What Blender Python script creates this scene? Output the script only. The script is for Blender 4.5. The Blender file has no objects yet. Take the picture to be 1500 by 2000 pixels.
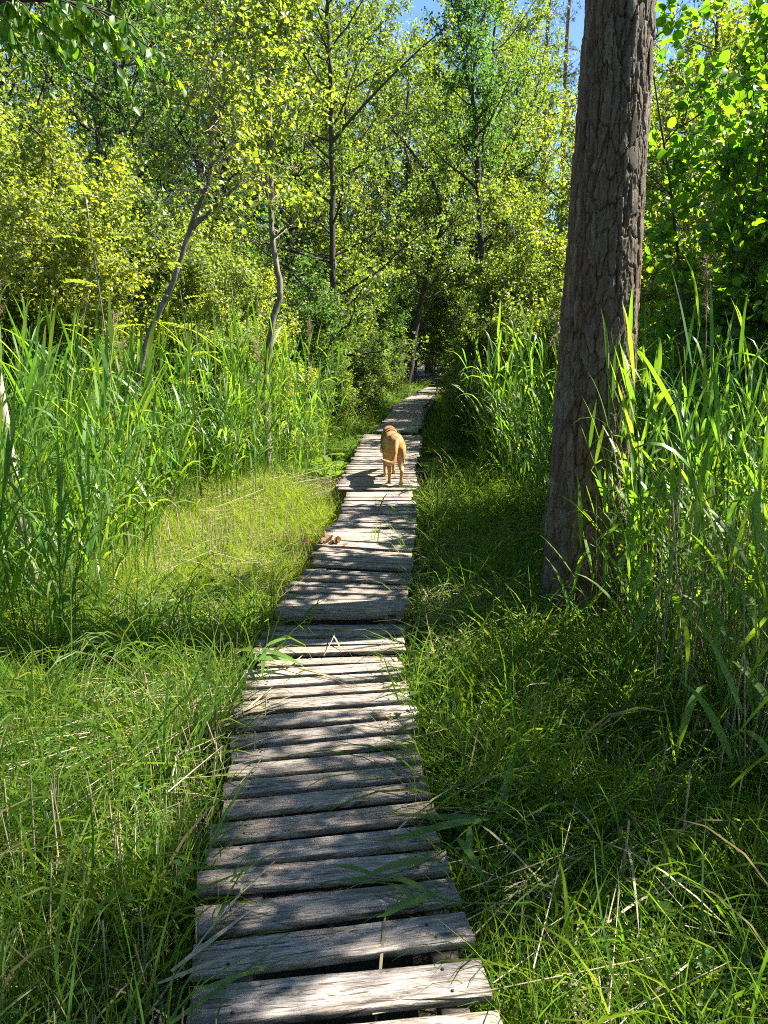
import bpy, math, random
import numpy as np
from mathutils import Vector, Matrix, Euler

R = math.radians
rng = np.random.default_rng(11)
random.seed(11)
scene = bpy.context.scene
COL = scene.collection

# ------------------------------------------------------------------ camera, sky, sun, exposure
cam_data = bpy.data.cameras.new('camera')
cam = bpy.data.objects.new('camera', cam_data)
COL.objects.link(cam)
cam_data.sensor_fit = 'VERTICAL'
cam_data.sensor_height = 24.0
cam_data.lens = 18.0
cam_data.clip_start = 0.05
cam_data.clip_end = 500.0
cam.location = (0, 0, 1.8)
cam.rotation_euler = (R(90 - 13.5), 0, 0)
scene.camera = cam

SUN_AZ, SUN_EL = R(78), R(50)
world = bpy.data.worlds.new('World')
scene.world = world
world.use_nodes = True
wn = world.node_tree
bg = wn.nodes['Background']
sky = wn.nodes.new('ShaderNodeTexSky')
sky.sky_type = 'NISHITA'
sky.sun_disc = False
sky.sun_elevation = SUN_EL
sky.sun_rotation = SUN_AZ
sky.air_density = 1.0
sky.dust_density = 0.0
sky.ozone_density = 6.0
sky.altitude = 1500.0
wn.links.new(sky.outputs[0], bg.inputs[0])
bg.inputs[1].default_value = 0.065

sun_data = bpy.data.lights.new('sun', 'SUN')
sun_data.energy = 5.0
sun_data.angle = R(0.55)
sun_data.color = (1.0, 0.94, 0.82)
sun = bpy.data.objects.new('sun', sun_data)
COL.objects.link(sun)
SUND = Vector((math.cos(SUN_EL) * math.sin(SUN_AZ), math.cos(SUN_EL) * math.cos(SUN_AZ), math.sin(SUN_EL)))
sun.rotation_euler = SUND.to_track_quat('Z', 'Y').to_euler()
sun.location = SUND * 40

scene.view_settings.view_transform = 'Standard'
scene.view_settings.look = 'None'
scene.view_settings.gamma = 1.0
scene.view_settings.exposure = 2.08
scene.render.engine = 'CYCLES'
cy = scene.cycles
cy.max_bounces = 5
cy.diffuse_bounces = 3
cy.glossy_bounces = 2
cy.transmission_bounces = 4
cy.transparent_max_bounces = 4
cy.sample_clamp_indirect = 6.0
cy.use_adaptive_sampling = True
cy.adaptive_threshold = 0.025
cy.filter_width = 1.05
cy.use_denoising = False
try:
    cy.denoiser = 'OPENIMAGEDENOISE'
    cy.denoising_input_passes = 'RGB_ALBEDO_NORMAL'
    cy.denoising_prefilter = 'ACCURATE'
except Exception:
    pass

# ------------------------------------------------------------------ helpers
def nrm(v):
    v = np.asarray(v, float)
    l = np.linalg.norm(v, axis=-1, keepdims=True)
    return v / np.maximum(l, 1e-9)

class Geo:
    """Collects vertices, quads and triangles as numpy arrays."""
    def __init__(self):
        self.v, self.q, self.t, self.n = [], [], [], 0
    def add(self, v, q=None, t=None):
        v = np.asarray(v, float).reshape(-1, 3)
        if q is not None and len(q): self.q.append(np.asarray(q, int).reshape(-1, 4) + self.n)
        if t is not None and len(t): self.t.append(np.asarray(t, int).reshape(-1, 3) + self.n)
        self.v.append(v); self.n += len(v)
    def tube(self, pts, rad, k=6, cap=True):
        pts = np.asarray(pts, float); m = len(pts)
        rad = np.broadcast_to(np.asarray(rad, float), (m,))
        d = nrm(np.gradient(pts, axis=0))
        ref = np.array([0.13, 0.97, 0.2]) if abs(d[0][2]) > 0.6 else np.array([0.05, 0.1, 1.0])
        s = nrm(np.cross(d, ref)); u = np.cross(s, d)
        a = np.arange(k) * 2 * math.pi / k
        ring = pts[:, None, :] + rad[:, None, None] * (np.cos(a)[None, :, None] * s[:, None, :] + np.sin(a)[None, :, None] * u[:, None, :])
        i = np.arange(m - 1)[:, None] * k; j = np.arange(k)[None, :]; j2 = (j + 1) % k
        q = np.stack([i + j, i + j2, i + k + j2, i + k + j], -1).reshape(-1, 4)
        v = ring.reshape(-1, 3)
        t = None
        if cap:
            v = np.vstack([v, pts[-1] + d[-1] * rad[-1] * .5])
            base = (m - 1) * k; e = m * k
            t = [[base + x, base + (x + 1) % k, e] for x in range(k)]
        self.add(v, q, t)
    def sticks(self, a, b, r0, r1, k=3):
        """Many straight tapered sticks at once."""
        a = np.asarray(a, float); b = np.asarray(b, float); n = len(a)
        if not n: return
        d = nrm(b - a)
        ref = np.where(np.abs(d[:, 2:3]) > 0.8, np.array([[1., 0, 0]]), np.array([[0, 0, 1.]]))
        s = nrm(np.cross(d, ref)); u = np.cross(s, d)
        ang = np.arange(k) * 2 * math.pi / k
        off = np.cos(ang)[None, :, None] * s[:, None, :] + np.sin(ang)[None, :, None] * u[:, None, :]
        v = np.concatenate([a[:, None, :] + off * r0, b[:, None, :] + off * r1], 1)
        j = np.arange(k); j2 = (j + 1) % k
        q = np.stack([j, j2, j2 + k, j + k], -1)[None] + (np.arange(n) * 2 * k)[:, None, None]
        self.add(v.reshape(-1, 3), q.reshape(-1, 4))
    def ribbon(self, pts, width, side, fold=0.0):
        """Leaf blade: centre line, width at each station, side vectors. fold raises the edges."""
        pts = np.asarray(pts, float); m = len(pts)
        side = nrm(np.broadcast_to(np.asarray(side, float), pts.shape))
        w = np.asarray(width, float)[:, None] * .5
        i = np.arange(m - 1)
        if fold:
            d = nrm(np.gradient(pts, axis=0)); up = np.cross(side, d)
            v = np.concatenate([pts - side * w + up * w * fold, pts, pts + side * w + up * w * fold])
            q = np.concatenate([np.stack([i, i + 1, m + i + 1, m + i], -1), np.stack([m + i, m + i + 1, 2 * m + i + 1, 2 * m + i], -1)])
        else:
            v = np.concatenate([pts - side * w, pts + side * w])
            q = np.stack([i, i + 1, m + i + 1, m + i], -1)
        self.add(v, q)
    def leaves(self, pos, d, n, L, W, kind='quad'):
        pos = np.asarray(pos, float)
        if not len(pos): return
        d = nrm(d); s = nrm(np.cross(d, n)); n2 = np.cross(s, d)
        L = np.broadcast_to(L, (len(pos),))[:, None, None]; W = np.broadcast_to(W, (len(pos),))[:, None, None]
        if kind == 'quad':
            T = np.array([[0, 0, 0], [.45, .5, .10], [1, 0, -.06], [.45, -.5, .10]]); Q = np.array([[0, 1, 2, 3]])
        elif kind == 'hex':
            T = np.array([[0, 0, 0], [.28, .44, .09], [.66, .42, .07], [1, 0, -.10], [.66, -.42, .07], [.28, -.44, .09]])
            Q = np.array([[0, 1, 2, 3], [0, 3, 4, 5]])
        else:
            T = np.array([[0, 0, 0], [.10, .28, .05], [.33, .5, .09], [.63, .48, .07], [.87, .28, -.01], [1, 0, -.10], [.87, -.28, -.01], [.63, -.48, .07], [.33, -.5, .09], [.10, -.28, .05],
                          [.35, 0, 0], [.62, 0, -.02]])
            Q = np.array([[0, 1, 2, 10], [10, 2, 3, 11], [11, 3, 4, 5], [0, 10, 8, 9], [10, 11, 7, 8], [11, 5, 6, 7]])
        v = pos[:, None, :] + L * (T[None, :, 0:1] * d[:, None, :] + T[None, :, 2:3] * n2[:, None, :]) + W * T[None, :, 1:2] * s[:, None, :]
        k = len(T)
        q = Q[None] + (np.arange(len(pos)) * k)[:, None, None]
        self.add(v.reshape(-1, 3), q.reshape(-1, 4))
    def mesh(self, name, smooth=False):
        me = bpy.data.meshes.new(name)
        v = np.concatenate(self.v) if self.v else np.zeros((0, 3))
        q = np.concatenate(self.q) if self.q else np.zeros((0, 4), int)
        t = np.concatenate(self.t) if self.t else np.zeros((0, 3), int)
        me.vertices.add(len(v)); me.vertices.foreach_set('co', v.astype(np.float32).ravel())
        nl = len(q) * 4 + len(t) * 3
        me.loops.add(nl); me.loops.foreach_set('vertex_index', np.concatenate([q.ravel(), t.ravel()]).astype(np.int32))
        me.polygons.add(len(q) + len(t))
        ls = np.concatenate([np.arange(len(q)) * 4, len(q) * 4 + np.arange(len(t)) * 3]).astype(np.int32)
        me.polygons.foreach_set('loop_start', ls)
        if smooth: me.polygons.foreach_set('use_smooth', np.ones(len(q) + len(t), bool))
        me.update(calc_edges=True)
        return me
    def obj(self, name, mat, parent=None, smooth=False):
        return link(bpy.data.objects.new(name, with_mat(self.mesh(name, smooth), mat)), parent)

def with_mat(me, mat):
    me.materials.append(mat); return me
def link(o, parent=None):
    COL.objects.link(o); o.parent = parent; return o
def tag(o, label=None, cat=None, group=None, kind=None):
    if label: o['label'] = label
    if cat: o['category'] = cat
    if group: o['group'] = group
    if kind: o['kind'] = kind
    return o
def thing(name, label, cat, loc=(0, 0, 0), rz=0, group=None):
    o = bpy.data.objects.new(name, None); o.empty_display_size = .1
    link(o); o.location = loc; o.rotation_euler = (0, 0, rz)
    return tag(o, label, cat, group)
def dup(root, loc, rz, label=None, group=None, scale=1.0, tilt=(0, 0)):
    r = root.copy(); COL.objects.link(r)
    r.location = loc; r.rotation_euler = (tilt[0], tilt[1], rz); r.scale = (scale,) * 3
    tag(r, label, None, group)
    for ch in list(root.children):
        c = ch.copy(); COL.objects.link(c); c.parent = r
        for g in list(ch.children):
            e = g.copy(); COL.objects.link(e); e.parent = c
    return r

def vnoise(x, y, seed=0):
    tab = np.random.default_rng(seed).random((64, 64))
    xi = np.floor(x).astype(int); yi = np.floor(y).astype(int); fx = x - xi; fy = y - yi
    fx = fx * fx * (3 - 2 * fx); fy = fy * fy * (3 - 2 * fy)
    g = lambda a, b: tab[a % 64, b % 64]
    return (g(xi, yi) * (1 - fx) + g(xi + 1, yi) * fx) * (1 - fy) + (g(xi, yi + 1) * (1 - fx) + g(xi + 1, yi + 1) * fx) * fy
def fbm(x, y, seed=0, o=4):
    s = 0; a = .5
    for i in range(o):
        s = s + a * vnoise(x * 2 ** i, y * 2 ** i, seed + i); a *= .5
    return s
def smooth(pts, n):
    """Catmull-Rom through control points."""
    p = np.asarray(pts, float); p = np.vstack([2 * p[0] - p[1], p, 2 * p[-1] - p[-2]])
    t = np.linspace(0, len(p) - 3 - 1e-6, n); i = t.astype(int); f = (t - i)[:, None]
    a, b, c, d = p[i], p[i + 1], p[i + 2], p[i + 3]
    return .5 * (2 * b + (c - a) * f + (2 * a - 5 * b + 4 * c - d) * f ** 2 + (3 * b - a - 3 * c + d) * f ** 3)

# ------------------------------------------------------------------ materials
def node_mat(name):
    m = bpy.data.materials.new(name); m.use_nodes = True
    nt = m.node_tree
    return m, nt, nt.nodes['Principled BSDF'], nt.nodes['Material Output']
def N(nt, typ, **kw):
    n = nt.nodes.new(typ)
    for k, v in kw.items(): setattr(n, k, v)
    return n
def ramp(nt, fac, stops):
    r = N(nt, 'ShaderNodeValToRGB'); e = r.color_ramp.elements
    while len(e) < len(stops): e.new(.5)
    for x, (p, c) in zip(e, stops): x.position = p; x.color = (*c, 1)
    nt.links.new(fac, r.inputs[0]); return r.outputs[0]

def leaf_mat(name, cols, trans, tf=.45, rough=.42, spec=.45, dead=None):
    """Thin leaf: glossy diffuse face plus light coming through; each leaf its own hue."""
    m, nt, p, out = node_mat(name)
    g = N(nt, 'ShaderNodeNewGeometry'); oi = N(nt, 'ShaderNodeObjectInfo')
    ad = N(nt, 'ShaderNodeMath', operation='MULTIPLY_ADD'); ad.inputs[1].default_value = .75
    nt.links.new(g.outputs['Random Per Island'], ad.inputs[0])
    ml = N(nt, 'ShaderNodeMath', operation='MULTIPLY'); ml.inputs[1].default_value = .25
    nt.links.new(oi.outputs['Random'], ml.inputs[0]); nt.links.new(ml.outputs[0], ad.inputs[2])
    k = len(cols) - 1
    e = dead or 1.0
    c = ramp(nt, ad.outputs[0], [(i / k * e, x) for i, x in enumerate(cols)] + ([(dead + .02, (.30, .235, .125)), (1, (.40, .33, .20))] if dead else []))
    t = ramp(nt, ad.outputs[0], [(i / k * e, x) for i, x in enumerate(trans)] + ([(dead + .02, (.30, .22, .10)), (1, (.36, .28, .14))] if dead else []))
    nt.links.new(c, p.inputs['Base Color']); p.inputs['Roughness'].default_value = rough
    p.inputs['Specular IOR Level'].default_value = spec
    tr = N(nt, 'ShaderNodeBsdfTranslucent'); nt.links.new(t, tr.inputs[0])
    mx = N(nt, 'ShaderNodeMixShader'); mx.inputs[0].default_value = tf
    nt.links.new(p.outputs[0], mx.inputs[1]); nt.links.new(tr.outputs[0], mx.inputs[2]); nt.links.new(mx.outputs[0], out.inputs[0])
    return m

M = {}
M['alder'] = leaf_mat('alder leaf', [(.048, .105, .02), (.085, .15, .026), (.135, .19, .034)], [(.19, .37, .025), (.32, .46, .03), (.50, .54, .04)], tf=.45, rough=.45, spec=.4)
M['yellow'] = leaf_mat('yellow green leaf', [(.075, .14, .022), (.125, .185, .03), (.20, .225, .04)], [(.29, .47, .025), (.45, .55, .03), (.64, .60, .04)], tf=.45, rough=.45, spec=.4)
M['deep'] = leaf_mat('deep green leaf', [(.038, .09, .022), (.055, .12, .028), (.085, .15, .032)], [(.11, .29, .025), (.17, .37, .03), (.26, .43, .03)], tf=.43, rough=.45, spec=.4)
M['broad'] = leaf_mat('broad leaf', [(.03, .09, .014), (.045, .12, .016), (.07, .155, .018)], [(.15, .42, .01), (.26, .52, .012), (.42, .58, .015)], tf=.48, rough=.42, spec=.4)
M['reed'] = leaf_mat('reed blade', [(.045, .12, .026), (.08, .165, .03), (.125, .20, .034)], [(.16, .42, .02), (.28, .51, .022), (.44, .57, .025)], tf=.45, rough=.45, spec=.4, dead=.9)
M['grass'] = leaf_mat('grass blade', [(.036, .098, .016), (.065, .135, .022), (.125, .17, .034)], [(.13, .34, .018), (.24, .42, .022), (.40, .47, .035)], tf=.42, rough=.5, spec=.35, dead=.86)
M['meadow'] = leaf_mat('meadow grass blade', [(.08, .17, .018), (.15, .225, .026), (.26, .27, .06)], [(.28, .52, .014), (.44, .58, .02), (.56, .58, .06)], tf=.44, rough=.5, spec=.35, dead=.84)
M['fern'] = leaf_mat('fern frond', [(.05, .11, .016), (.09, .15, .02)], [(.20, .36, .02), (.34, .44, .03)], tf=.45)
M['straw'] = leaf_mat('dry straw', [(.18, .145, .085), (.33, .275, .17), (.46, .41, .29)], [(.22, .16, .08), (.3, .22, .11), (.35, .28, .16)], tf=.2, rough=.6, spec=.25)
M['plume'] = leaf_mat('dry reed plume', [(.28, .21, .14), (.42, .33, .23)], [(.25, .16, .08), (.32, .22, .12)], tf=.3, rough=.7, spec=.1)
M['needle'] = leaf_mat('pine needle', [(.03, .065, .02), (.05, .09, .025)], [(.06, .12, .02), (.08, .15, .02)], tf=.2)
M['brownleaf'] = leaf_mat('dead leaf', [(.10, .05, .025), (.17, .09, .04), (.24, .15, .07)], [(.2, .09, .03), (.25, .13, .05), (.25, .15, .06)], tf=.2, rough=.6, spec=.2)

def bark_mat(name, stops, scale, bump=.6, stretch=.25, dist=.01):
    m, nt, p, out = node_mat(name)
    tc = N(nt, 'ShaderNodeTexCoord'); mp = N(nt, 'ShaderNodeMapping'); mp.inputs['Scale'].default_value = (1, 1, stretch)
    nt.links.new(tc.outputs['Object'], mp.inputs[0])
    n = N(nt, 'ShaderNodeTexNoise'); n.inputs['Scale'].default_value = scale; n.inputs['Detail'].default_value = 8; n.inputs['Roughness'].default_value = .65
    nt.links.new(mp.outputs[0], n.inputs[0])
    c = ramp(nt, n.outputs[0], stops); nt.links.new(c, p.inputs['Base Color'])
    b = N(nt, 'ShaderNodeBump'); b.inputs['Strength'].default_value = bump; b.inputs['Distance'].default_value = dist
    nt.links.new(n.outputs[0], b.inputs['Height']); nt.links.new(b.outputs[0], p.inputs['Normal'])
    p.inputs['Roughness'].default_value = .85; p.inputs['Specular IOR Level'].default_value = .25
    return m
M['bark_grey'] = bark_mat('grey bark', [(.3, (.07, .06, .05)), (.5, (.15, .13, .115)), (.7, (.27, .245, .22))], 22)
M['bark_dark'] = bark_mat('dark bark', [(.3, (.03, .026, .02)), (.55, (.065, .055, .045)), (.75, (.12, .105, .09))], 16)
M['bark_pine_far'] = bark_mat('reddish pine bark', [(.3, (.07, .045, .03)), (.5, (.16, .095, .06)), (.7, (.25, .16, .11))], 9)
M['bark_pale'] = bark_mat('pale dead wood', [(.3, (.16, .12, .09)), (.5, (.36, .30, .25)), (.7, (.52, .46, .40))], 20)

# pine bark: plate colour comes from each plate's own number
m, nt, p, out = node_mat('pine bark')
at = N(nt, 'ShaderNodeAttribute', attribute_name='plate')
tc = N(nt, 'ShaderNodeTexCoord'); mp = N(nt, 'ShaderNodeMapping'); mp.inputs['Scale'].default_value = (1, 1, .22)
nt.links.new(tc.outputs['Object'], mp.inputs[0])
n1 = N(nt, 'ShaderNodeTexNoise'); n1.inputs['Scale'].default_value = 55; n1.inputs['Detail'].default_value = 8; n1.inputs['Roughness'].default_value = .7
nt.links.new(mp.outputs[0], n1.inputs[0])
n2 = N(nt, 'ShaderNodeTexNoise'); n2.inputs['Scale'].default_value = 7; n2.inputs['Detail'].default_value = 5
nt.links.new(tc.outputs['Object'], n2.inputs[0])
c1 = ramp(nt, at.outputs['Fac'], [(0, (.115, .070, .044)), (.2, (.125, .092, .068)), (.6, (.155, .127, .10)), (1, (.23, .21, .188))])
c2 = ramp(nt, n1.outputs[0], [(.3, (.42, .40, .38)), (.7, (1.25, 1.2, 1.15))])
n4 = N(nt, 'ShaderNodeTexNoise'); n4.inputs['Scale'].default_value = 3.2; n4.inputs['Detail'].default_value = 4; nt.links.new(mp.outputs[0], n4.inputs[0])
c4 = ramp(nt, n4.outputs[0], [(.38, (1.12, .92, .80)), (.5, (1, 1, 1)), (.62, (1.05, 1.10, 1.12))])
mx4 = N(nt, 'ShaderNodeMix', data_type='RGBA', blend_type='MULTIPLY'); mx4.inputs[0].default_value = 1; nt.links.new(c1, mx4.inputs[6]); nt.links.new(c4, mx4.inputs[7]); c1 = mx4.outputs[2]
mx = N(nt, 'ShaderNodeMix', data_type='RGBA', blend_type='MULTIPLY'); mx.inputs[0].default_value = 1
nt.links.new(c1, mx.inputs[6]); nt.links.new(c2, mx.inputs[7])
c3 = ramp(nt, n2.outputs[0], [(.60, (0, 0, 0)), (.70, (1, 1, 1))])
mx2 = N(nt, 'ShaderNodeMix', data_type='RGBA'); mx2.inputs[7].default_value = (.16, .19, .12, 1)
fm = N(nt, 'ShaderNodeMath', operation='MULTIPLY'); fm.inputs[1].default_value = .22
nt.links.new(c3, fm.inputs[0]); nt.links.new(fm.outputs[0], mx2.inputs[0]); nt.links.new(mx.outputs[2], mx2.inputs[6])
nt.links.new(mx2.outputs[2], p.inputs['Base Color'])
b = N(nt, 'ShaderNodeBump'); b.inputs['Strength'].default_value = 1.0; b.inputs['Distance'].default_value = .012
nt.links.new(n1.outputs[0], b.inputs['Height']); nt.links.new(b.outputs[0], p.inputs['Normal'])
p.inputs['Roughness'].default_value = .85; p.inputs['Specular IOR Level'].default_value = .3
M['pine_bark'] = m

# weathered planks
def wood_mat(name, stops):
    m, nt, p, out = node_mat(name)
    tc = N(nt, 'ShaderNodeTexCoord'); oi = N(nt, 'ShaderNodeObjectInfo')
    off = N(nt, 'ShaderNodeVectorMath', operation='SCALE'); off.inputs[0].default_value = (37, 19, 11)
    nt.links.new(oi.outputs['Random'], off.inputs['Scale'])
    ad = N(nt, 'ShaderNodeVectorMath', operation='ADD'); nt.links.new(tc.outputs['Object'], ad.inputs[0]); nt.links.new(off.outputs[0], ad.inputs[1])
    wrp = N(nt, 'ShaderNodeTexNoise'); wrp.inputs['Scale'].default_value = 2.6; wrp.inputs['Detail'].default_value = 2
    nt.links.new(ad.outputs[0], wrp.inputs[0])
    wv = N(nt, 'ShaderNodeVectorMath', operation='SCALE'); wv.inputs['Scale'].default_value = .30
    nt.links.new(wrp.outputs['Color'], wv.inputs[0])
    ad2 = N(nt, 'ShaderNodeVectorMath', operation='ADD'); nt.links.new(ad.outputs[0], ad2.inputs[0]); nt.links.new(wv.outputs[0], ad2.inputs[1])
    mp = N(nt, 'ShaderNodeMapping'); mp.inputs['Scale'].default_value = (3.2, 9.0, 40)
    nt.links.new(ad2.outputs[0], mp.inputs[0])
    gr = N(nt, 'ShaderNodeTexNoise'); gr.inputs['Scale'].default_value = 1.6; gr.inputs['Detail'].default_value = 9; gr.inputs['Roughness'].default_value = .68
    nt.links.new(mp.outputs[0], gr.inputs[0])
    st = N(nt, 'ShaderNodeTexNoise'); st.inputs['Scale'].default_value = 5; st.inputs['Detail'].default_value = 6; st.inputs['Roughness'].default_value = .6
    nt.links.new(ad.outputs[0], st.inputs[0])
    base0 = ramp(nt, gr.outputs[0], stops)
    mpc = N(nt, 'ShaderNodeMapping'); mpc.inputs['Scale'].default_value = (1.6, 11.0, 30); nt.links.new(ad2.outputs[0], mpc.inputs[0])
    ck = N(nt, 'ShaderNodeTexNoise'); ck.inputs['Scale'].default_value = 1.3; ck.inputs['Detail'].default_value = 4; nt.links.new(mpc.outputs[0], ck.inputs[0])
    ckr = ramp(nt, ck.outputs[0], [(.36, (.30, .26, .23)), (.41, (1, 1, 1)), (.60, (1, 1, 1)), (.66, (1.18, 1.15, 1.13))])
    mxc = N(nt, 'ShaderNodeMix', data_type='RGBA', blend_type='MULTIPLY'); mxc.inputs[0].default_value = 1
    nt.links.new(base0, mxc.inputs[6]); nt.links.new(ckr, mxc.inputs[7]); base = mxc.outputs[2]
    stain = ramp(nt, st.outputs[0], [(.34, (.42, .38, .35)), (.46, (.85, .82, .80)), (.62, (1.12, 1.09, 1.07))])
    mx = N(nt, 'ShaderNodeMix', data_type='RGBA', blend_type='MULTIPLY'); mx.inputs[0].default_value = 1
    nt.links.new(base, mx.inputs[6]); nt.links.new(stain, mx.inputs[7])
    vr = ramp(nt, oi.outputs['Random'], [(0, (.76, .76, .78)), (.25, (1.0, .99, .99)), (.5, (.90, .84, .80)), (.7, (1.10, 1.06, 1.03)), (.85, (.84, .87, .93)), (1, (.98, .96, .93))])
    mx2 = N(nt, 'ShaderNodeMix', data_type='RGBA', blend_type='MULTIPLY'); mx2.inputs[0].default_value = 1
    nt.links.new(mx.outputs[2], mx2.inputs[6]); nt.links.new(vr, mx2.inputs[7])
    # knots
    vo = N(nt, 'ShaderNodeTexVoronoi'); vo.inputs['Scale'].default_value = 1.0
    mpk = N(nt, 'ShaderNodeMapping'); mpk.inputs['Scale'].default_value = (3.5, .55, 1)
    nt.links.new(ad.outputs[0], mpk.inputs[0]); nt.links.new(mpk.outputs[0], vo.inputs[0])
    kn = ramp(nt, vo.outputs['Distance'], [(.03, (.28, .20, .15)), (.09, (1, 1, 1))])
    mx3 = N(nt, 'ShaderNodeMix', data_type='RGBA', blend_type='MULTIPLY'); mx3.inputs[0].default_value = 1
    nt.links.new(mx2.outputs[2], mx3.inputs[6]); nt.links.new(kn, mx3.inputs[7])
    nt.links.new(mx3.outputs[2], p.inputs['Base Color'])
    b = N(nt, 'ShaderNodeBump'); b.inputs['Strength'].default_value = .85; b.inputs['Distance'].default_value = .008
    nt.links.new(gr.outputs[0], b.inputs['Height']); nt.links.new(b.outputs[0], p.inputs['Normal'])
    p.inputs['Roughness'].default_value = .78; p.inputs['Specular IOR Level'].default_value = .3
    return m
M['plank'] = wood_mat('weathered plank', [(.30, (.075, .06, .05)), (.42, (.235, .20, .17)), (.53, (.38, .335, .295)), (.66, (.52, .475, .43))])
M['beam'] = wood_mat('old beam', [(.3, (.04, .033, .026)), (.5, (.10, .085, .07)), (.7, (.17, .15, .13))])

m, nt, p, out = node_mat('marsh soil')
tc = N(nt, 'ShaderNodeTexCoord')
n1 = N(nt, 'ShaderNodeTexNoise'); n1.inputs['Scale'].default_value = 9; n1.inputs['Detail'].default_value = 9; n1.inputs['Roughness'].default_value = .7
nt.links.new(tc.outputs['Object'], n1.inputs[0])
c = ramp(nt, n1.outputs[0], [(.3, (.016, .013, .009)), (.5, (.045, .036, .024)), (.62, (.06, .06, .03)), (.75, (.13, .10, .065))])
nt.links.new(c, p.inputs['Base Color']); p.inputs['Roughness'].default_value = .9
b = N(nt, 'ShaderNodeBump'); b.inputs['Distance'].default_value = .05; b.inputs['Strength'].default_value = .7
nt.links.new(n1.outputs[0], b.inputs['Height']); nt.links.new(b.outputs[0], p.inputs['Normal'])
M['soil'] = m

ORD = ['leftmost', 'second', 'third', 'fourth', 'fifth', 'sixth', 'seventh', 'eighth', 'ninth', 'tenth', 'eleventh', 'twelfth', 'thirteenth', 'fourteenth', 'fifteenth', 'sixteenth', 'seventeenth', 'eighteenth', 'nineteenth', 'twentieth']
ORD += ['twenty-' + w for w in ('first', 'second', 'third', 'fourth', 'fifth', 'sixth', 'seventh', 'eighth', 'ninth')] + ['thirtieth', 'thirty-first']
def relabel(objs, what, where):
    objs = sorted(objs, key=lambda o: o.location.x / max(1, o.location.y))
    for k, o in enumerate(objs): o['label'] = '%s %s %s' % (what(o), 'leftmost' if k == 0 else 'rightmost' if k == len(objs) - 1 else ORD[k] + ' from left', where)

# ------------------------------------------------------------------ the walk's line and the ground
PATH = np.array([(0, .02), (1.3, -.08), (2, -.165), (2.8, -.23), (3.5, -.28), (4.2, -.24), (5, -.15), (6.2, -.06), (7.2, -.06), (9, 0), (11, .12),
                 (13.5, .38), (15.5, .5), (17.4, .8), (20, 1.22), (24, 2.2), (30, 4.0)])
def path_x(y): return np.interp(y, PATH[:, 0], PATH[:, 1])
def ground_z(x, y):
    z = (fbm(x * .9 + 7, y * .9, 3) - .47) * .22
    d = np.abs(x - path_x(y))
    z = z - .16 * np.exp(-((y - 9.6) / .9) ** 2) * np.exp(-(((d - .5) / .8) ** 2))
    return z * np.clip((d - .3) / .6, .25, 1) - .03 * np.exp(-((d / .5) ** 2))

g = Geo()
xs = np.concatenate([np.linspace(-160, -12, 14), np.linspace(-11, 11, 111), np.linspace(12, 160, 14)])
ys = np.concatenate([np.linspace(-60, -3, 8), np.linspace(-2, 26, 141), np.linspace(27, 300, 20)])
X, Y = np.meshgrid(xs, ys); Z = ground_z(X, Y)
nx, ny = len(xs), len(ys)
i = np.arange(ny - 1)[:, None] * nx + np.arange(nx - 1)[None]
g.add(np.stack([X, Y, Z], -1).reshape(-1, 3), np.stack([i, i + 1, i + nx + 1, i + nx], -1).reshape(-1, 4))
ground = tag(g.obj('ground', M['soil'], smooth=True), 'dark marshy soil under the grass', kind='structure')

# ------------------------------------------------------------------ boardwalk
def plank_mesh(seed):
    r = np.random.default_rng(seed); n = 8
    v = []
    x = np.linspace(-.5, .5, n)
    wl = np.cumsum(r.normal(0, .013, n)); wr = np.cumsum(r.normal(0, .013, n)); wl -= wl.mean(); wr -= wr.mean()
    sag = r.normal(0, .001, n)
    for k in range(n):
        lo, hi = -.5 + wl[k], .5 + wr[k]
        e = .012 * r.normal() if k in (0, n - 1) else 0
        t = .018
        c = r.uniform(.018, .04)
        ring = [(lo, -t + .004), (lo, t - .003), (lo + c, t), (hi - c, t), (hi, t - .003), (hi, -t + .004), (hi - .05, -t), (lo + .05, -t)]
        for a, b_ in ring:
            v.append((x[k] + e + (.006 * r.normal() if k in (0, n - 1) else 0), a, b_ + sag[k] + (.0006 * r.normal())))
    q = []
    for k in range(n - 1):
        for j in range(8):
            q.append([k * 8 + j, k * 8 + (j + 1) % 8, k * 8 + 8 + (j + 1) % 8, k * 8 + 8 + j])
    g = Geo(); g.add(v, q)
    e = (n - 1) * 8
    g.q.append(np.array([[7, 2, 1, 0], [7, 6, 3, 2], [6, 5, 4, 3], [e, e + 1, e + 2, e + 7], [e + 2, e + 3, e + 6, e + 7], [e + 3, e + 4, e + 5, e + 6]]))
    return with_mat(g.mesh('plank'), M['plank'])
PLANKS = [plank_mesh(40 + s) for s in range(9)]
nail_g = Geo()
nail_g.tube([(0, 0, -.004), (0, 0, .0012)], [.0048, .0048], 6)
m_, nt_, p_, o_ = node_mat('rusty nail'); p_.inputs['Base Color'].default_value = (.035, .022, .016, 1); p_.inputs['Roughness'].default_value = .7; p_.inputs['Metallic'].default_value = .3
NAIL = with_mat(nail_g.mesh('nail'), m_)

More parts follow.
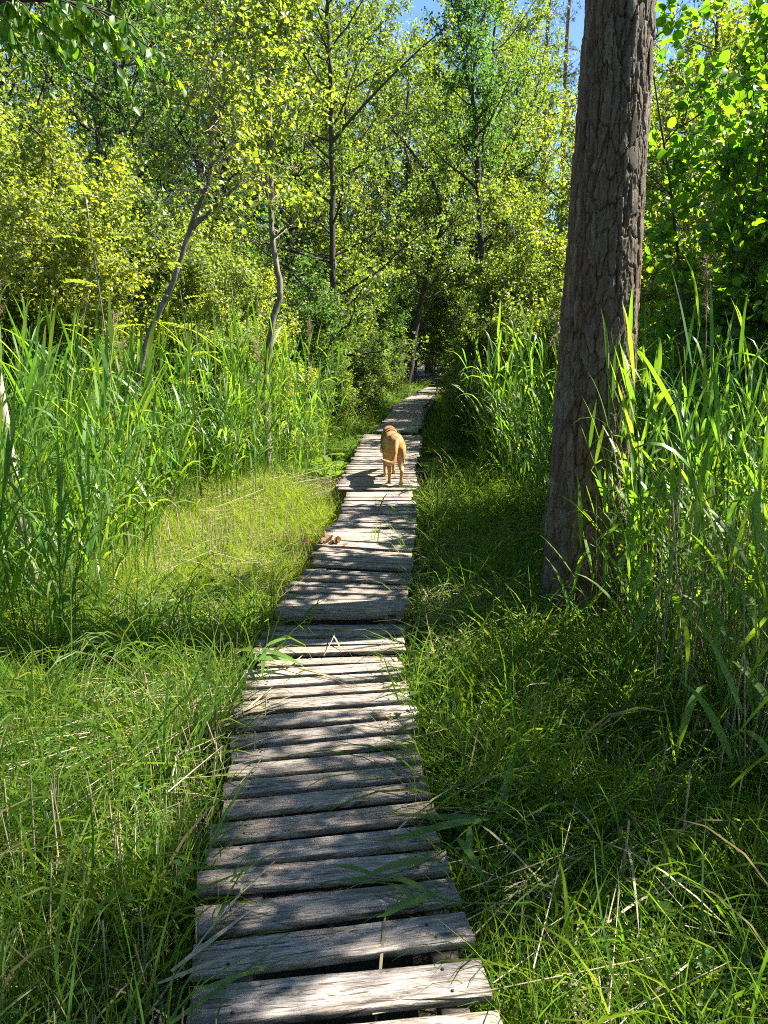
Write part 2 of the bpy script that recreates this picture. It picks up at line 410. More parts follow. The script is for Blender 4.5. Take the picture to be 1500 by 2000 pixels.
def add_plank(sec, x, y, z, ln, w, ang, roll=None):
    o = bpy.data.objects.new('plank', random.choice(PLANKS)); link(o, sec)
    o.location = Vector((x, y, z - .0115)) - sec.location
    o.rotation_euler = (random.gauss(0, .012) if roll is None else roll, random.gauss(0, .004), ang + (math.pi if random.random() < .5 else 0))
    o.scale = (ln, w * .90, .62)
    if y < 4.9 and roll is None:
        for sx in (-1, 1):
            for sy in (-1, 1):
                if random.random() < .85:
                    n = link(bpy.data.objects.new('nail', NAIL), o); n.location = (sx * (.27 + random.gauss(0, .008)) / ln, sy * (.24 + random.gauss(0, .05)), .0185); n.scale = (1 / ln, 1 / (w * .9), 1 / .62)
    return o
def section(label, planks, z, y0, y1, xoff=.27, zb=None):
    """planks: (x, y, length, width, angle)"""
    c = planks[len(planks) // 2]
    s = thing('boardwalk_section', label, 'boardwalk', (c[0], c[1], 0), 0, 'boardwalk sections')
    for (x, y, ln, w, a) in planks: add_plank(s, x, y, z + random.gauss(0, .003), ln, w, a)
    xs0 = np.interp([y0, y1], [p[1] for p in planks], [p[0] for p in planks])
    for sg in (-1, 1):
        g = Geo()
        h = .085; t = .035
        a = np.array([xs0[0] + sg * xoff, y0, z - .026]) - np.array(s.location); b_ = np.array([xs0[1] + sg * xoff, y1, z - .026]) - np.array(s.location)
        v = []
        for pnt in (a, b_):
            for dx, dz in ((-t, -h), (t, -h), (t, 0), (-t, 0)): v.append(pnt + np.array([dx, 0, dz]))
        g.add(v, [[0, 1, 5, 4], [1, 2, 6, 5], [2, 3, 7, 6], [3, 0, 4, 7], [3, 2, 1, 0], [4, 5, 6, 7]])
        g.obj('stringer', M['beam'], s)
    return s

S1 = [(-.07, 1.28, .75, .125, .11), (-.088, 1.425, .75, .128, .11),
      (-.107, 1.578, .748, .130, .116), (-.137, 1.731, .743, .117, .161), (-.157, 1.869, .749, .115, .171), (-.165, 2.005, .742, .105, .146),
      (-.183, 2.133, .751, .095, .165), (-.194, 2.256, .757, .104, .186), (-.198, 2.382, .73, .095, .172), (-.217, 2.492, .743, .092, .159),
      (-.222, 2.614, .738, .098, .171), (-.229, 2.726, .718, .085, .187), (-.235, 2.838, .745, .098, .179), (-.244, 2.966, .744, .104, .161),
      (-.257, 3.096, .757, .096, .146), (-.265, 3.208, .752, .084, .132), (-.275, 3.311, .745, .077, .13), (-.282, 3.413, .751, .088, .121),
      (-.274, 3.532, .705, .077, .098), (-.273, 3.645, .758, .088, .068), (-.276, 3.762, .762, .090, .049), (-.275, 3.869, .758, .080, .042), (-.271, 3.966, .735, .072, .03)]
section('nearest boardwalk section of grey planks with wide dark gaps', S1, .20, 1.2, 4.0)
S2 = [(-.239, 4.074, .726, .086, .022), (-.234, 4.168, .725, .080, 0), (-.226, 4.262, .722, .082, -.043), (-.216, 4.364, .717, .094, -.091), (-.202, 4.460, .72, .072, -.114)]
s2 = section('short raised boardwalk section with a dark step board at its near end', S2, .27, 4.03, 4.5)
o = add_plank(s2, -.245, 4.036, .252, .72, .062, .022, roll=math.pi / 2); o.name = 'step_board'
def even(l0, r0, l1, r1, n, gap):
    out = []
    for k in range(n):
        a = (k + .5) / n
        L = np.array(l0) * (1 - a) + np.array(l1) * a; Rr = np.array(r0) * (1 - a) + np.array(r1) * a
        v = Rr - L; ln = float(np.hypot(*v)); pitch = (abs(l1[1] - l0[1]) + abs(r1[1] - r0[1])) / 2 / n
        mth = (L + Rr) / 2
        out.append((mth[0] + random.gauss(0, .008), mth[1], ln * random.uniform(.97, 1.03), pitch - gap * random.uniform(.6, 1.4), math.atan2(v[1], v[0]) + random.gauss(0, .007)))
    return out
section('two wide grey planks past the step, darkly gapped', even((-.53, 4.54), (.16, 4.46), (-.53, 4.76), (.19, 4.66), 2, .016), .285, 4.5, 4.72)
section('boardwalk section of four planks before the brown leaf heap', even((-.49, 4.80), (.18, 4.69), (-.46, 5.25), (.20, 5.10), 4, .014), .295, 4.73, 5.16)
section('sunlit pinkish boardwalk section beside the brown leaf heap', even((-.48, 5.29), (.21, 5.13), (-.38, 6.26), (.26, 6.24), 7, .014), .285, 5.18, 6.25)
section('narrow boardwalk section just before the dog with grass in its gaps', even((-.37, 6.29), (.26, 6.28), (-.37, 7.19), (.28, 7.20), 7, .016), .275, 6.28, 7.2)
section('wider boardwalk section that the dog stands on', even((-.46, 7.23), (.33, 7.23), (-.40, 8.60), (.36, 8.60), 10, .016), .285, 7.22, 8.6)
section('long straight bluish boardwalk section over the ditch ahead of the dog', even((-.38, 8.64), (.36, 8.64), (-.30, 11.15), (.56, 11.05), 20, .012), .29, 8.62, 11.1)
far_pl = []
yy = 11.6
while yy < 20.3:
    hw = np.interp(yy, [11.5, 16, 20.3], [.33, .31, .22]); cx = path_x(yy + .05)
    sl = np.interp(yy, [11.5, 15, 20.5], [.03, .12, .12])
    far_pl.append((cx + random.gauss(0, .015), yy, hw * 2 * random.uniform(.95, 1.05), .135, -sl)); yy += .15
section('farthest boardwalk section curving towards the trees', far_pl, .28, 11.5, 20.3, xoff=.2)

# ------------------------------------------------------------------ pine trunk in front of the reeds
PX, PY = 1.16, 4.25
def pine():
    t = thing('pine_tree', 'thick pine trunk with scaly grey-brown bark beside the boardwalk', 'tree', (PX, PY, 0))
    nth = 330
    zs = np.concatenate([np.arange(-.12, 3.7, .0062), np.arange(3.72, 13.5, .12)])
    th = np.arange(nth) / nth * 2 * math.pi
    TH, ZZ = np.meshgrid(th, zs)
    rad = np.interp(zs, [-.12, 0, .2, .5, 1.2, 1.9, 3.3, 6, 13.5], [.30, .275, .245, .225, .208, .192, .163, .14, .07])[:, None]
    rad = rad * np.ones_like(TH)
    fl = np.clip(.6 - ZZ, 0, .72) ** 2.0
    rad = rad + fl * .26 * np.cos(TH * 4 + .8 + ZZ) + fl * .20 * np.cos(TH * 3 - .6) + .005 * np.cos(TH * 3 + ZZ * 1.3)
    # bark plates: cells on the unrolled trunk, taller than wide, in two sizes
    nu = 20
    sm = np.minimum(1, np.minimum(TH, 2 * math.pi - TH) * 5)
    def cells(nu, cell_h, seed, warp, asp):
        u = TH / (2 * math.pi) * nu; v = ZZ / cell_h
        u2 = u + (fbm(u * .55, v * .9, seed + 5, 5) - .47) * warp * sm; v2 = v + (fbm(u * .8 + 9, v * .8, seed + 8, 5) - .47) * warp * 1.4 * sm
        tx, ty, tc_ = (np.random.default_rng(seed + q).random((512, nu)) for q in (1, 2, 3))
        iu = np.floor(u2).astype(int); iv = np.floor(v2).astype(int)
        f1 = np.full(u.shape, 9.); f2 = np.full(u.shape, 9.); cid = np.zeros(u.shape)
        for du in (-1, 0, 1):
            for dv in (-2, -1, 0, 1, 2):
                cu = iu + du; cv = iv + dv
                px = cu + .12 + .76 * tx[cv % 512, cu % nu]; py = cv + .95 * ty[cv % 512, cu % nu]
                du_ = np.abs(u2 - px); dv_ = np.abs(v2 - py) * asp
                d = np.maximum(du_, dv_) * .55 + .45 * np.hypot(du_, dv_)
                nearer = d < f1
                f2 = np.where(nearer, f1, np.minimum(f2, d)); cid = np.where(nearer, tc_[cv % 512, cu % nu], cid); f1 = np.where(nearer, d, f1)
        return u, v, f2 - f1, cid
    u, v, e1, c1_ = cells(23, .14, 0, 1.2, .62)
    _, _, e2, c2_ = cells(42, .07, 50, 1.2, .7)
    open_ = .35 + .65 * vnoise(u * .9, v * .9, 19)
    crack = np.clip(e1 / (.04 + .05 * open_), 0, 1); crack = crack * crack * (3 - 2 * crack)
    crack2 = np.clip(e2 / .06, 0, 1)
    rid = np.abs(fbm(u * .5 + (fbm(u * .5, v * .5, 14) - .47) * 1.2, v * .16 + 3, 12, 3) - .44)
    fis = np.clip(rid / .022, 0, 1) * sm + (1 - sm)
    fine = (fbm(u * 4.0, v * 3.0, 21) - .47) * sm
    disp = -.018 * (1 - crack) * (.4 + .6 * open_) - .020 * (1 - fis) + .009 * (c1_ - .5) + .006 * (c2_ - .5) - .004 * (1 - crack2) + .010 * fine + .006
    disp = disp * np.clip((13 - ZZ) / 4, .25, 1)
    r = rad + disp
    V = np.stack([np.cos(TH) * r, np.sin(TH) * r, ZZ], -1)
    g = Geo(); nz = len(zs)
    ii = np.arange(nz - 1)[:, None] * nth; jj = np.arange(nth)[None]; j2 = (jj + 1) % nth
    g.add(V.reshape(-1, 3), np.stack([ii + jj, ii + j2, ii + nth + j2, ii + nth + jj], -1).reshape(-1, 4))
    me = g.mesh('trunk', smooth=False)
    a = me.attributes.new('plate', 'FLOAT', 'POINT')
    a.data.foreach_set('value', np.clip(c1_ * .45 + c2_ * .5 + fine * .5, 0, 1).astype(np.float32).ravel())
    tr = link(bpy.data.objects.new('trunk', with_mat(me, M['pine_bark'])), t); tr.rotation_euler = (0, 0, R(90))
    # flaking bark plates standing proud of the trunk
    rp = np.random.default_rng(77)
    fm = []
    for k in range(5):
        gg = Geo(); nn = 9; an = np.arange(nn) / nn * 2 * math.pi
        rr = 1 + rp.normal(0, .26, nn)
        o2 = np.stack([np.cos(an) * rr * .5, np.zeros(nn), np.sin(an) * rr * .5], -1)
        bulge = o2.copy(); bulge *= .82; bulge[:, 1] = -1 + rp.normal(0, .15, nn)
        gg.add(np.vstack([o2, bulge, [[0, -1.15, 0]]]), [[x, (x + 1) % nn, nn + (x + 1) % nn, nn + x] for x in range(nn)], [[nn + x, nn + (x + 1) % nn, 2 * nn] for x in range(nn)])
        me = gg.mesh('bark_plate')
        at_ = me.attributes.new('plate', 'FLOAT', 'POINT'); at_.data.foreach_set('value', np.full(len(me.vertices), rp.uniform(.2, .95), np.float32))
        fm.append(with_mat(me, M['pine_bark']))
    for k in range(18):
        z = rp.uniform(.7, 3.4); a_ = rp.uniform(R(-75), R(75))
        rr = np.interp(z, [0, .25, .6, 1.2, 1.9, 3.3], [.275, .245, .225, .208, .192, .163]) + .003
        o = link(bpy.data.objects.new('bark_plate', fm[k % 5]), tr)
        o.location = (-math.cos(a_) * rr, -math.sin(a_) * rr, z); o.rotation_euler = (rp.normal(0, .05), rp.normal(0, .08), a_ - math.pi / 2)
        o.scale = (rp.uniform(.035, .06), rp.uniform(.004, .007), rp.uniform(.08, .17))
    # limbs and needles high above
    gl = Geo(); tips = []
    for k in range(26):
        z = rp.uniform(6.5, 13.3); az = k * 2.4; ln = rp.uniform(1.0, 2.4) * (1.2 - (z - 6.5) / 9)
        p0 = np.array([0, 0, z]); d = np.array([math.cos(az), math.sin(az), .25]); pts = [p0]
        for s in range(5): d = nrm(d + rp.normal(0, .15, 3) + [0, 0, .04]); pts.append(pts[-1] + d * ln / 5)
        pts = np.array(pts); gl.tube(pts, np.linspace(.035, .008, 6), 5)
        for s in range(16):
            f = rp.uniform(.35, 1); q = pts[min(5, int(f * 5))] + rp.normal(0, .14, 3); tips.append(q)
    gl.obj('limbs', M['bark_dark'], t)
    tips = np.array(tips); P_ = np.repeat(tips, 34, 0)
    gn = Geo(); dd = nrm(rp.normal(0, 1, P_.shape) + [0, 0, .4]); gn.leaves(P_, dd, rp.normal(0, 1, P_.shape), rp.uniform(.07, .13, len(P_)), .006)
    gn.obj('crown', M['needle'], t)
pine()

# ------------------------------------------------------------------ broadleaf trees and shrubs
def grow(seed, path, r0, r1, limbs=30, t0=.25, llen=1.6, el=(5, 50), sec=6, twigs=7, lpt=8, leaf=(.06, .045), kind='quad', shape=None,
         sides=9, bend=.10, twl=(.16, .36), npt=26, wob=.012, stems=None, droop=.0, seclen=.42, explicit=()):
    """Returns trunk, branch and leaf geometry. Path points are relative to the base."""
    r = np.random.default_rng(seed)
    tk, br, lf = Geo(), Geo(), Geo()
    TW0, TW1 = [], []
    def limb(p0, d, ln, rr):
        pts = [p0]; d = nrm(d)
        for s in range(6):
            d = nrm(d + r.normal(0, .17, 3) + np.array([0, 0, bend])); pts.append(pts[-1] + d * ln / 6)
        pts = np.array(pts); br.tube(pts, np.linspace(rr, max(.0028, rr * .22), 7), 5)
        branch_out(pts, ln, rr)
    def branch_out(pts, ln, rr):
        m = len(pts) - 1
        for j in range(sec):
            s = .18 + .82 * (j + r.random()) / sec; f = min(s * m, m - 1e-4); a = int(f)
            q = pts[a] + (pts[a + 1] - pts[a]) * (f - a); dd = nrm(pts[a + 1] - pts[a])
            d2 = nrm(dd + nrm(np.cross(dd, r.normal(0, 1, 3))) * r.uniform(.6, 1.1) + [0, 0, .12 - droop])
            l2 = max(.18, ln * seclen * (1.15 - .55 * s) * r.uniform(.7, 1.2))
            sp = [q]
            for x in range(3):
                d2 = nrm(d2 + r.normal(0, .2, 3) + [0, 0, .05 - droop]); sp.append(sp[-1] + d2 * l2 / 3)
            sp = np.array(sp); br.tube(sp, np.linspace(max(.003, rr * .38), .0018, 4), 4)
            fs = np.clip((np.arange(twigs) + r.random(twigs)) / twigs * .9 + .1, 0, .999) * 3; ia = fs.astype(int)
            st = sp[ia] + (sp[ia + 1] - sp[ia]) * (fs - ia)[:, None]; dv = nrm(sp[ia + 1] - sp[ia])
            td = nrm(dv * .7 + nrm(r.normal(0, 1, (twigs, 3))) * .9 + [0, 0, .15 - droop * 2])
            TW0.append(st); TW1.append(st + td * r.uniform(*twl, (twigs, 1)))
    paths = [path] + (stems or [])
    for pi, pth in enumerate(paths):
        pp = smooth(pth, npt); pp[1:] += r.normal(0, wob, (npt - 1, 3)) * [1, 1, .3]
        sc = 1 if pi == 0 else .7
        tr = np.interp(np.linspace(0, 1, npt), [0, .06, 1], [r0 * 1.25, r0, r1]) * sc
        tr = tr * (1 + r.normal(0, .03, npt))
        tk.tube(pp, tr, sides)
        nl = limbs if pi == 0 else int(limbs * .7)
        for k in range(nl):
            t = t0 + (1 - t0) * (k + r.random()) / nl; f = min(t * (npt - 1), npt - 1.001); a = int(f)
            p0 = pp[a] + (pp[a + 1] - pp[a]) * (f - a)
            az = k * 2.39996 + r.normal(0, .4) + pi; e = R(r.uniform(*el)) + t * .35
            ln = llen * (shape(t) if shape else (1.05 - .6 * t)) * r.uniform(.65, 1.2)
            limb(p0, np.array([math.cos(az) * math.cos(e), math.sin(az) * math.cos(e), math.sin(e)]), ln, max(.005, min(tr[a] * .5, .016 * ln + .004)))
    for (pts, rr) in explicit:
        pp = smooth(pts, 9); br.tube(pp, np.linspace(rr, rr * .25, 9), 6)
        branch_out(pp, float(np.linalg.norm(pp[-1] - pp[0])), rr * .6)
    a = np.concatenate(TW0); b_ = np.concatenate(TW1)
    br.sticks(a, b_, .0022, .0012)
    n = len(a) * lpt
    f = np.tile((np.arange(lpt) + .6) / lpt, len(a))[:, None] + r.normal(0, .05, (n, 1))
    A = np.repeat(a, lpt, 0); B = np.repeat(b_, lpt, 0)
    pos = A + (B - A) * f + r.normal(0, .012, (n, 3))
    td = nrm(B - A); sd = nrm(np.cross(td, r.normal(0, 1, (n, 3))))
    d = nrm(td * .55 + sd * 1.0 + np.array([0, 0, -.15 - droop * 1.5]))
    nn = nrm(np.array([.50, .06, .70]) + r.normal(0, .50, (n, 3)))
    L = leaf[0] * np.clip(r.normal(.92, .26, n), .4, 1.5); W = L * leaf[1] / leaf[0] * r.uniform(.85, 1.15, n)
    lf.leaves(pos, d, nn, L, W, kind)
    return tk, br, lf

def make_tree(name, label, cat, loc, geo, wood, leafm, group=None, rz=0, scale=1.0):
    t = thing(name, label, cat, loc, rz, group); t.scale = (scale,) * 3
    geo[0].obj('trunk' if cat == 'tree' else 'stem', wood, t, smooth=True)
    tag(geo[1].obj('branches', wood, t, smooth=True), kind='stuff')
    tag(geo[2].obj('crown', leafm, t), kind=None)
    return t
def rel(pts, base): return np.array(pts, float) - np.array(base, float)

# the trees one can tell apart
bA = (-1.33, 8.6, 0)
make_tree('alder_tree', 'slender kinked grey trunk rising from the reeds, sun on one side', 'tree', bA,
          grow(101, rel([(-1.33, 8.6, 0), (-1.31, 8.6, .8), (-1.27, 8.6, 1.47), (-1.20, 8.6, 1.91), (-1.12, 8.6, 2.15), (-1.15, 8.6, 2.44), (-1.19, 8.6, 2.8), (-1.18, 8.6, 3.36), (-1.17, 8.6, 3.94), (-1.19, 8.6, 4.51), (-1.16, 8.6, 4.96), (-1.1, 8.6, 6.2)], bA),
               .041, .018, limbs=20, t0=.52, llen=1.0, el=(0, 40), sec=5, twigs=6, lpt=7, leaf=(.052, .043), kind='hex', wob=.0035, npt=44), M['bark_grey'], M['yellow'])
bB = (-2.62, 7.6, 0)
make_tree('leaning_alder_tree', 'crooked alder leaning over the reed bed with bare grey twigs', 'tree', bB,
          grow(102, rel([(-2.62, 7.6, 0), (-2.5, 7.6, .9), (-2.3, 7.6, 1.66), (-2.1, 7.6, 2.04), (-1.94, 7.6, 2.36), (-1.78, 7.6, 2.77), (-1.61, 7.6, 3.13), (-1.58, 7.6, 3.35), (-1.52, 7.6, 3.65), (-1.43, 7.6, 3.9), (-1.42, 7.6, 4.15), (-1.26, 7.6, 4.59), (-1.2, 7.55, 5.4)], bB),
               .031, .010, limbs=22, t0=.40, llen=.85, el=(0, 45), sec=5, twigs=5, lpt=5, leaf=(.048, .038), kind='hex', wob=.0035, npt=44,
               explicit=[(rel([(-1.80, 7.6, 2.7), (-1.6, 7.55, 2.85), (-1.35, 7.5, 3.05), (-1.1, 7.45, 3.15)], bB), .022), (rel([(-1.56, 7.6, 3.5), (-1.7, 7.55, 3.72), (-1.95, 7.5, 3.74)], bB), .016)]), M['bark_grey'], M['yellow'])
bC = (-.84, 13, 0)
make_tree('dark_alder_tree', 'straight dark trunk standing left of the far boardwalk', 'tree', bC,
          grow(103, rel([(-.84, 13, 0), (-.83, 13, 1.3), (-.83, 13, 2.92), (-.82, 13, 4.45), (-.82, 13, 5.54), (-.85, 13, 6.58), (-.9, 13, 8.2)], bC),
               .058, .022, limbs=40, t0=.16, llen=2.0, el=(0, 40), sec=6, twigs=7, lpt=9, leaf=(.052, .042), explicit=[(rel([(-.82, 13, 4.6), (-.4, 12.8, 5.0), (.3, 12.6, 5.6), (1.0, 12.4, 6.1)], bC), .03)]), M['bark_dark'], M['alder'])
bD = (.55, 20.7, 0)
make_tree('forked_alder_tree', 'dark leaning forked tree where the boardwalk meets the wood', 'tree', bD,
          grow(104, rel([(.55, 20.7, 0), (.74, 20.7, 1.15), (.92, 20.7, 2.31), (1.24, 20.7, 3.57), (1.52, 20.7, 4.43), (1.62, 20.7, 5.5), (1.5, 20.7, 7.2)], bD),
               .10, .03, limbs=36, t0=.34, llen=2.2, el=(0, 45), sec=6, twigs=7, lpt=9, leaf=(.055, .044), explicit=[(rel([(1.5, 20.7, 4.4), (1.27, 20.6, 5.27), (.63, 20.5, 6.09), (.13, 20.4, 6.56)], bD), .06)]), M['bark_dark'], M['alder'])
bE = (2.28, 17, 0)
make_tree('tall_alder_tree', 'tall dark tree whose crown stands against the blue sky', 'tree', bE,
          grow(105, rel([(2.28, 17, 0), (2.2, 17, 1.15), (2.01, 17, 4.08), (1.91, 17, 5.26), (1.81, 17, 6.22), (1.58, 17, 7.06), (1.46, 17, 8.05), (1.4, 17, 9.6)], bE),
               .08, .03, limbs=42, t0=.24, llen=1.7, el=(5, 45), sec=6, twigs=7, lpt=9, leaf=(.055, .044)), M['bark_dark'], M['deep'])

for tn, pts, cnt, sd in [('alder_tree', [(.14, 0, 2.6), (.15, 0, 3.36), (.16, 0, 4.3)], 13, 81), ('leaning_alder_tree', [(.84, 0, 2.8), (1.04, 0, 3.35), (1.2, 0, 4.1)], 20, 82)]:
    r_ = np.random.default_rng(sd); g = Geo(); ln_ = smooth(pts, 20)
    for k in range(cnt):
        p0 = ln_[r_.integers(0, 20)]; az = r_.uniform(0, 6.28); d = np.array([math.cos(az), math.sin(az), r_.uniform(-.3, .5)]); q = [p0]; L = r_.uniform(.25, .7)
        for s_ in range(7): d = nrm(d + r_.normal(0, .28, 3)); q.append(q[-1] + d * L / 7)
        q = np.array(q); g.tube(q, np.linspace(.006, .002, 8), 4)
        for s_ in range(3):
            p1 = q[r_.integers(2, 7)]; d2 = nrm(r_.normal(0, 1, 3)); g.tube([p1, p1 + d2 * .09, p1 + d2 * .16 + r_.normal(0, .03, 3)], [.0028, .002, .0012], 3)
    tag(g.obj('dead_twigs', M['bark_pale'], scene.objects[tn], smooth=True), kind='stuff')

# dead pale stump of a stem at the picture's edge
t = thing('dead_tree', 'pale barkless broken stem standing among the reeds', 'dead tree', (-2.25, 4.6, 0))
g = Geo(); g.tube(smooth([(.06, 0, -.05), (.02, 0, .5), (-.01, 0, .85), (-.03, .02, 1.2), (-.05, .03, 1.56)], 14), np.linspace(.045, .026, 14), 9); g.obj('trunk', M['bark_pale'], t, smooth=True)
g = Geo(); g.tube(smooth([(-.01, 0, .95), (-.12, -.03, .93), (-.2, -.02, 1.0)], 6), np.linspace(.012, .004, 6), 5); g.obj('branch', M['bark_pale'], t, smooth=True)

# kinds of tree and shrub used for the wood behind
KIND_T = []
for k, (lm, h, ll, lsz) in enumerate([('alder', 9.5, 2.2, .058), ('yellow', 8.0, 2.0, .056), ('alder', 11, 2.4, .060), ('deep', 8.5, 2.2, .058)]):
    rr = np.random.default_rng(300 + k)
    pth = [(0, 0, 0)] + [(rr.normal(0, .12) * z, rr.normal(0, .05) * z, z * h) for z in (.2, .4, .6, .8, 1)]
    KIND_T.append((grow(310 + k, pth, .10, .025, limbs=44, t0=.07, llen=ll, el=(-5, 40), sec=7, twigs=8, lpt=10, leaf=(lsz, lsz * .78), sides=7, shape=lambda t: .75 + .6 * math.sin(math.pi * min(1, t * 1.05)) - .35 * t), lm))
KIND_S = []
for k, (lm, h, ll, lsz, kd) in enumerate([('yellow', 3.2, 1.0, .048, 'hex'), ('alder', 3.8, 1.15, .048, 'quad'), ('deep', 3.0, 1.05, .05, 'quad'), ('yellow', 4.4, 1.1, .05, 'hex'), ('alder', 2.2, .85, .045, 'quad')]):
    rr = np.random.default_rng(400 + k); stems = []
    for s in range(5):
        az = rr.uniform(0, 6.28); sp = rr.uniform(.12, .38); hh = h * rr.uniform(.65, 1)
        stems.append([(0, 0, 0), (math.cos(az) * sp * hh * .4, math.sin(az) * sp * hh * .4, hh * .5), (math.cos(az) * sp * hh + rr.normal(0, .1), math.sin(az) * sp * hh + rr.normal(0, .1), hh)])
    KIND_S.append((grow(410 + k, stems[0], .026, .006, limbs=15, t0=.08, llen=ll, el=(0, 45), sec=5, twigs=7, lpt=9, leaf=(lsz, lsz * .75), kind=kd, stems=stems[1:], sides=5, npt=10, wob=.02,
                        shape=lambda t: 1.0 - .45 * t), lm))
first = {}
def plant(kindlist, k, name, label, cat, loc, group, rz, scale, leafm=None):
    key = (id(kindlist), k)
    geo, lm = kindlist[k]
    if key not in first:
        first[key] = make_tree(name, label, cat, loc, geo, M['bark_grey'] if cat == 'shrub' else M['bark_dark'], M[lm], group, rz, scale)
        return first[key]
    o = dup(first[key], loc, rz, label, group, scale); o.name = name
    return o

SHADE_T = [(5.6, 3.3, .85), (5.2, 1.7, .78)]
rt = np.random.default_rng(5)
# shrubs behind the reed bed, left
for (x, y, k, s) in [(-3.3, 8.6, 0, 1.0), (-4.4, 8.9, 3, 1.0), (-2.5, 9.8, 0, .85), (-5.4, 9.6, 3, 1.1), (-3.6, 10.4, 1, 1.0), (-1.9, 10.6, 1, .8), (-5.0, 7.6, 0, 1.0), (-4.4, 6.8, 3, .8), (-2.2, 9.0, 0, .7), (-1.5, 9.8, 0, .7), (-3.9, 9.6, 3, .9), (-2.9, 11.8, 1, 1.1), (-6.3, 11.2, 3, 1.2), (-4.6, 12.0, 2, 1.25), (-1.4, 12.3, 2, .9)]:
    plant(KIND_S, k, 'alder_shrub', 'leafy shrub in the sunlit thicket behind the reed bed', 'shrub', (x, y, 0), 'shrubs behind the reed bed', rt.uniform(-.75, .75), s)
# along the far boardwalk
for (x, y, k, s) in [(-.75, 12.9, 4, .55), (-.45, 14.2, 4, .6), (-.35, 15.6, 4, .65), (-.2, 17.0, 4, .65), (.15, 18.8, 4, .6), (-1.3, 11.9, 4, .8), (-1.5, 14.6, 4, 1.0), (-1.0, 15.8, 4, .9), (-1.7, 13.2, 1, .9), (-3.4, 13.4, 1, 1.1), (-1.2, 17.8, 1, 1.2), (-3.0, 18.4, 2, 1.4), (-2.6, 14.2, 2, 1.0), (-.5, 18.4, 4, .9), (-2.2, 17.5, 1, 1.0), (-.4, 21.6, 2, 1.0), (-1.9, 21, 1, 1.1), (-3.6, 16.2, 2, 1.2)]:
    plant(KIND_S, k, 'understory_shrub', 'shaded green bush left of the far boardwalk', 'shrub', (x, y, 0), 'bushes left of the far boardwalk', rt.uniform(-.75, .75), s)
for (x, y, k, s) in [(1.25, 11.2, 4, .5), (1.35, 12.6, 4, .5), (1.5, 14.2, 4, .55), (1.75, 16.6, 4, .6), (2.1, 19.5, 4, .6), (1.75, 9.6, 4, .9), (2.3, 11.4, 1, .9), (1.7, 13.2, 4, .9), (3.2, 12.6, 3, .9), (1.9, 15.4, 2, .8), (3.0, 15.6, 1, 1.0), (2.5, 18.5, 2, .9), (4.4, 14.5, 0, 1.1)]:
    plant(KIND_S, k, 'understory_shrub', 'green bush crowding the right of the far boardwalk', 'shrub', (x, y, 0), 'bushes right of the far boardwalk', rt.uniform(-.75, .75), s)
for (x, y, k, s) in [(3.3, 8.2, 0, 1.0), (4.5, 9.2, 3, 1.0), (5.6, 10.5, 0, 1.2), (4.2, 11, 1, 1.1), (2.9, 10.2, 0, .9), (2.2, 8.6, 0, .75), (3.6, 13.4, 3, 1.2), (2.6, 13.9, 0, 1.1), (6.2, 12.5, 3, 1.2), (5.4, 8.0, 0, 1.0)]:
    plant(KIND_S, k, 'sunlit_shrub', 'yellow-green sunlit shrub behind the pine trunk', 'shrub', (x, y, 0), 'shrubs behind the pine trunk', rt.uniform(-.75, .75), s)
for (x, y, k, s) in [(1.6, 24.5, 1, 1.0), (3.2, 25.5, 2, 1.1), (.2, 25.0, 2, 1.2), (2.2, 27.5, 1, 1.3), (-1.2, 26.5, 1, 1.2), (4.6, 26.5, 0, 1.2), (1.2, 30, 2, 1.5), (3.8, 30.5, 1, 1.5), (-2.6, 28.5, 2, 1.4), (6.4, 27.5, 3, 1.3), (-.6, 31, 1, 1.5), (5.6, 33, 2, 1.6)]:
    plant(KIND_S, k, 'backdrop_shrub', 'bush closing the view where the boardwalk ends', 'shrub', (x, y, 0), 'bushes where the boardwalk ends', rt.uniform(-.75, .75), s)
# the wood
for (x, y, k, s) in [(-1.9, 16.2, 1, .8), (-1.6, 25.8, 1, 1.1), (-4.2, 13.6, 3, .9), (-6.4, 13.0, 0, 1.0), (-8.0, 14.5, 1, 1.1), (-3.0, 15.8, 3, 1.0), (-5.6, 16.6, 2, 1.0), (-8.8, 18.0, 0, 1.2), (-2.2, 19.5, 0, 1.0), (-4.4, 20.0, 3, 1.1), (-7.0, 21.0, 1, 1.3), (-1.2, 23.5, 2, .9), (-3.4, 24.5, 0, 1.1), (-6.0, 25.5, 2, 1.2), (-9.5, 24, 3, 1.3), (-11.5, 20, 1, 1.3), (-7.2, 9.8, 1, .9)]:
    plant(KIND_T, k, 'forest_tree', 'leafy tree in the dense wood left of the path', 'tree', (x, y, 0), 'trees in the wood left of the path', rt.uniform(-.75, .75), s)
for (x, y, k, s) in [(5.0, 13.0, 1, .80), (2.9, 24, 2, 1.05), (6.8, 17.5, 1, .9), (7.6, 14.2, 0, .85), (2.2, 30.5, 1, 1.25), (5.0, 31, 0, 1.3), (4.6, 16.5, 1, .85), (6.6, 15.0, 1, .8), (8.0, 18.0, 1, .9), (3.6, 24.0, 1, .8), (7.0, 24.0, 0, .9), (10.5, 21, 1, 1.0), (.8, 27, 0, 1.05), (2.6, 29, 1, 1.1), (-.4, 29.5, 2, 1.1), (4.2, 27.5, 2, .95), (1.8, 32, 0, 1.25), (.2, 33, 3, 1.3), (5.5, 29, 2, .85), (9.5, 28, 0, 1.0), (12.5, 26, 1, 1.1)]:
    plant(KIND_T, k, 'forest_tree', 'leafy tree in the sunlit wood beyond the pine trunk', 'tree', (x, y, 0), 'trees in the wood right of the path', rt.uniform(-.75, .75), s)
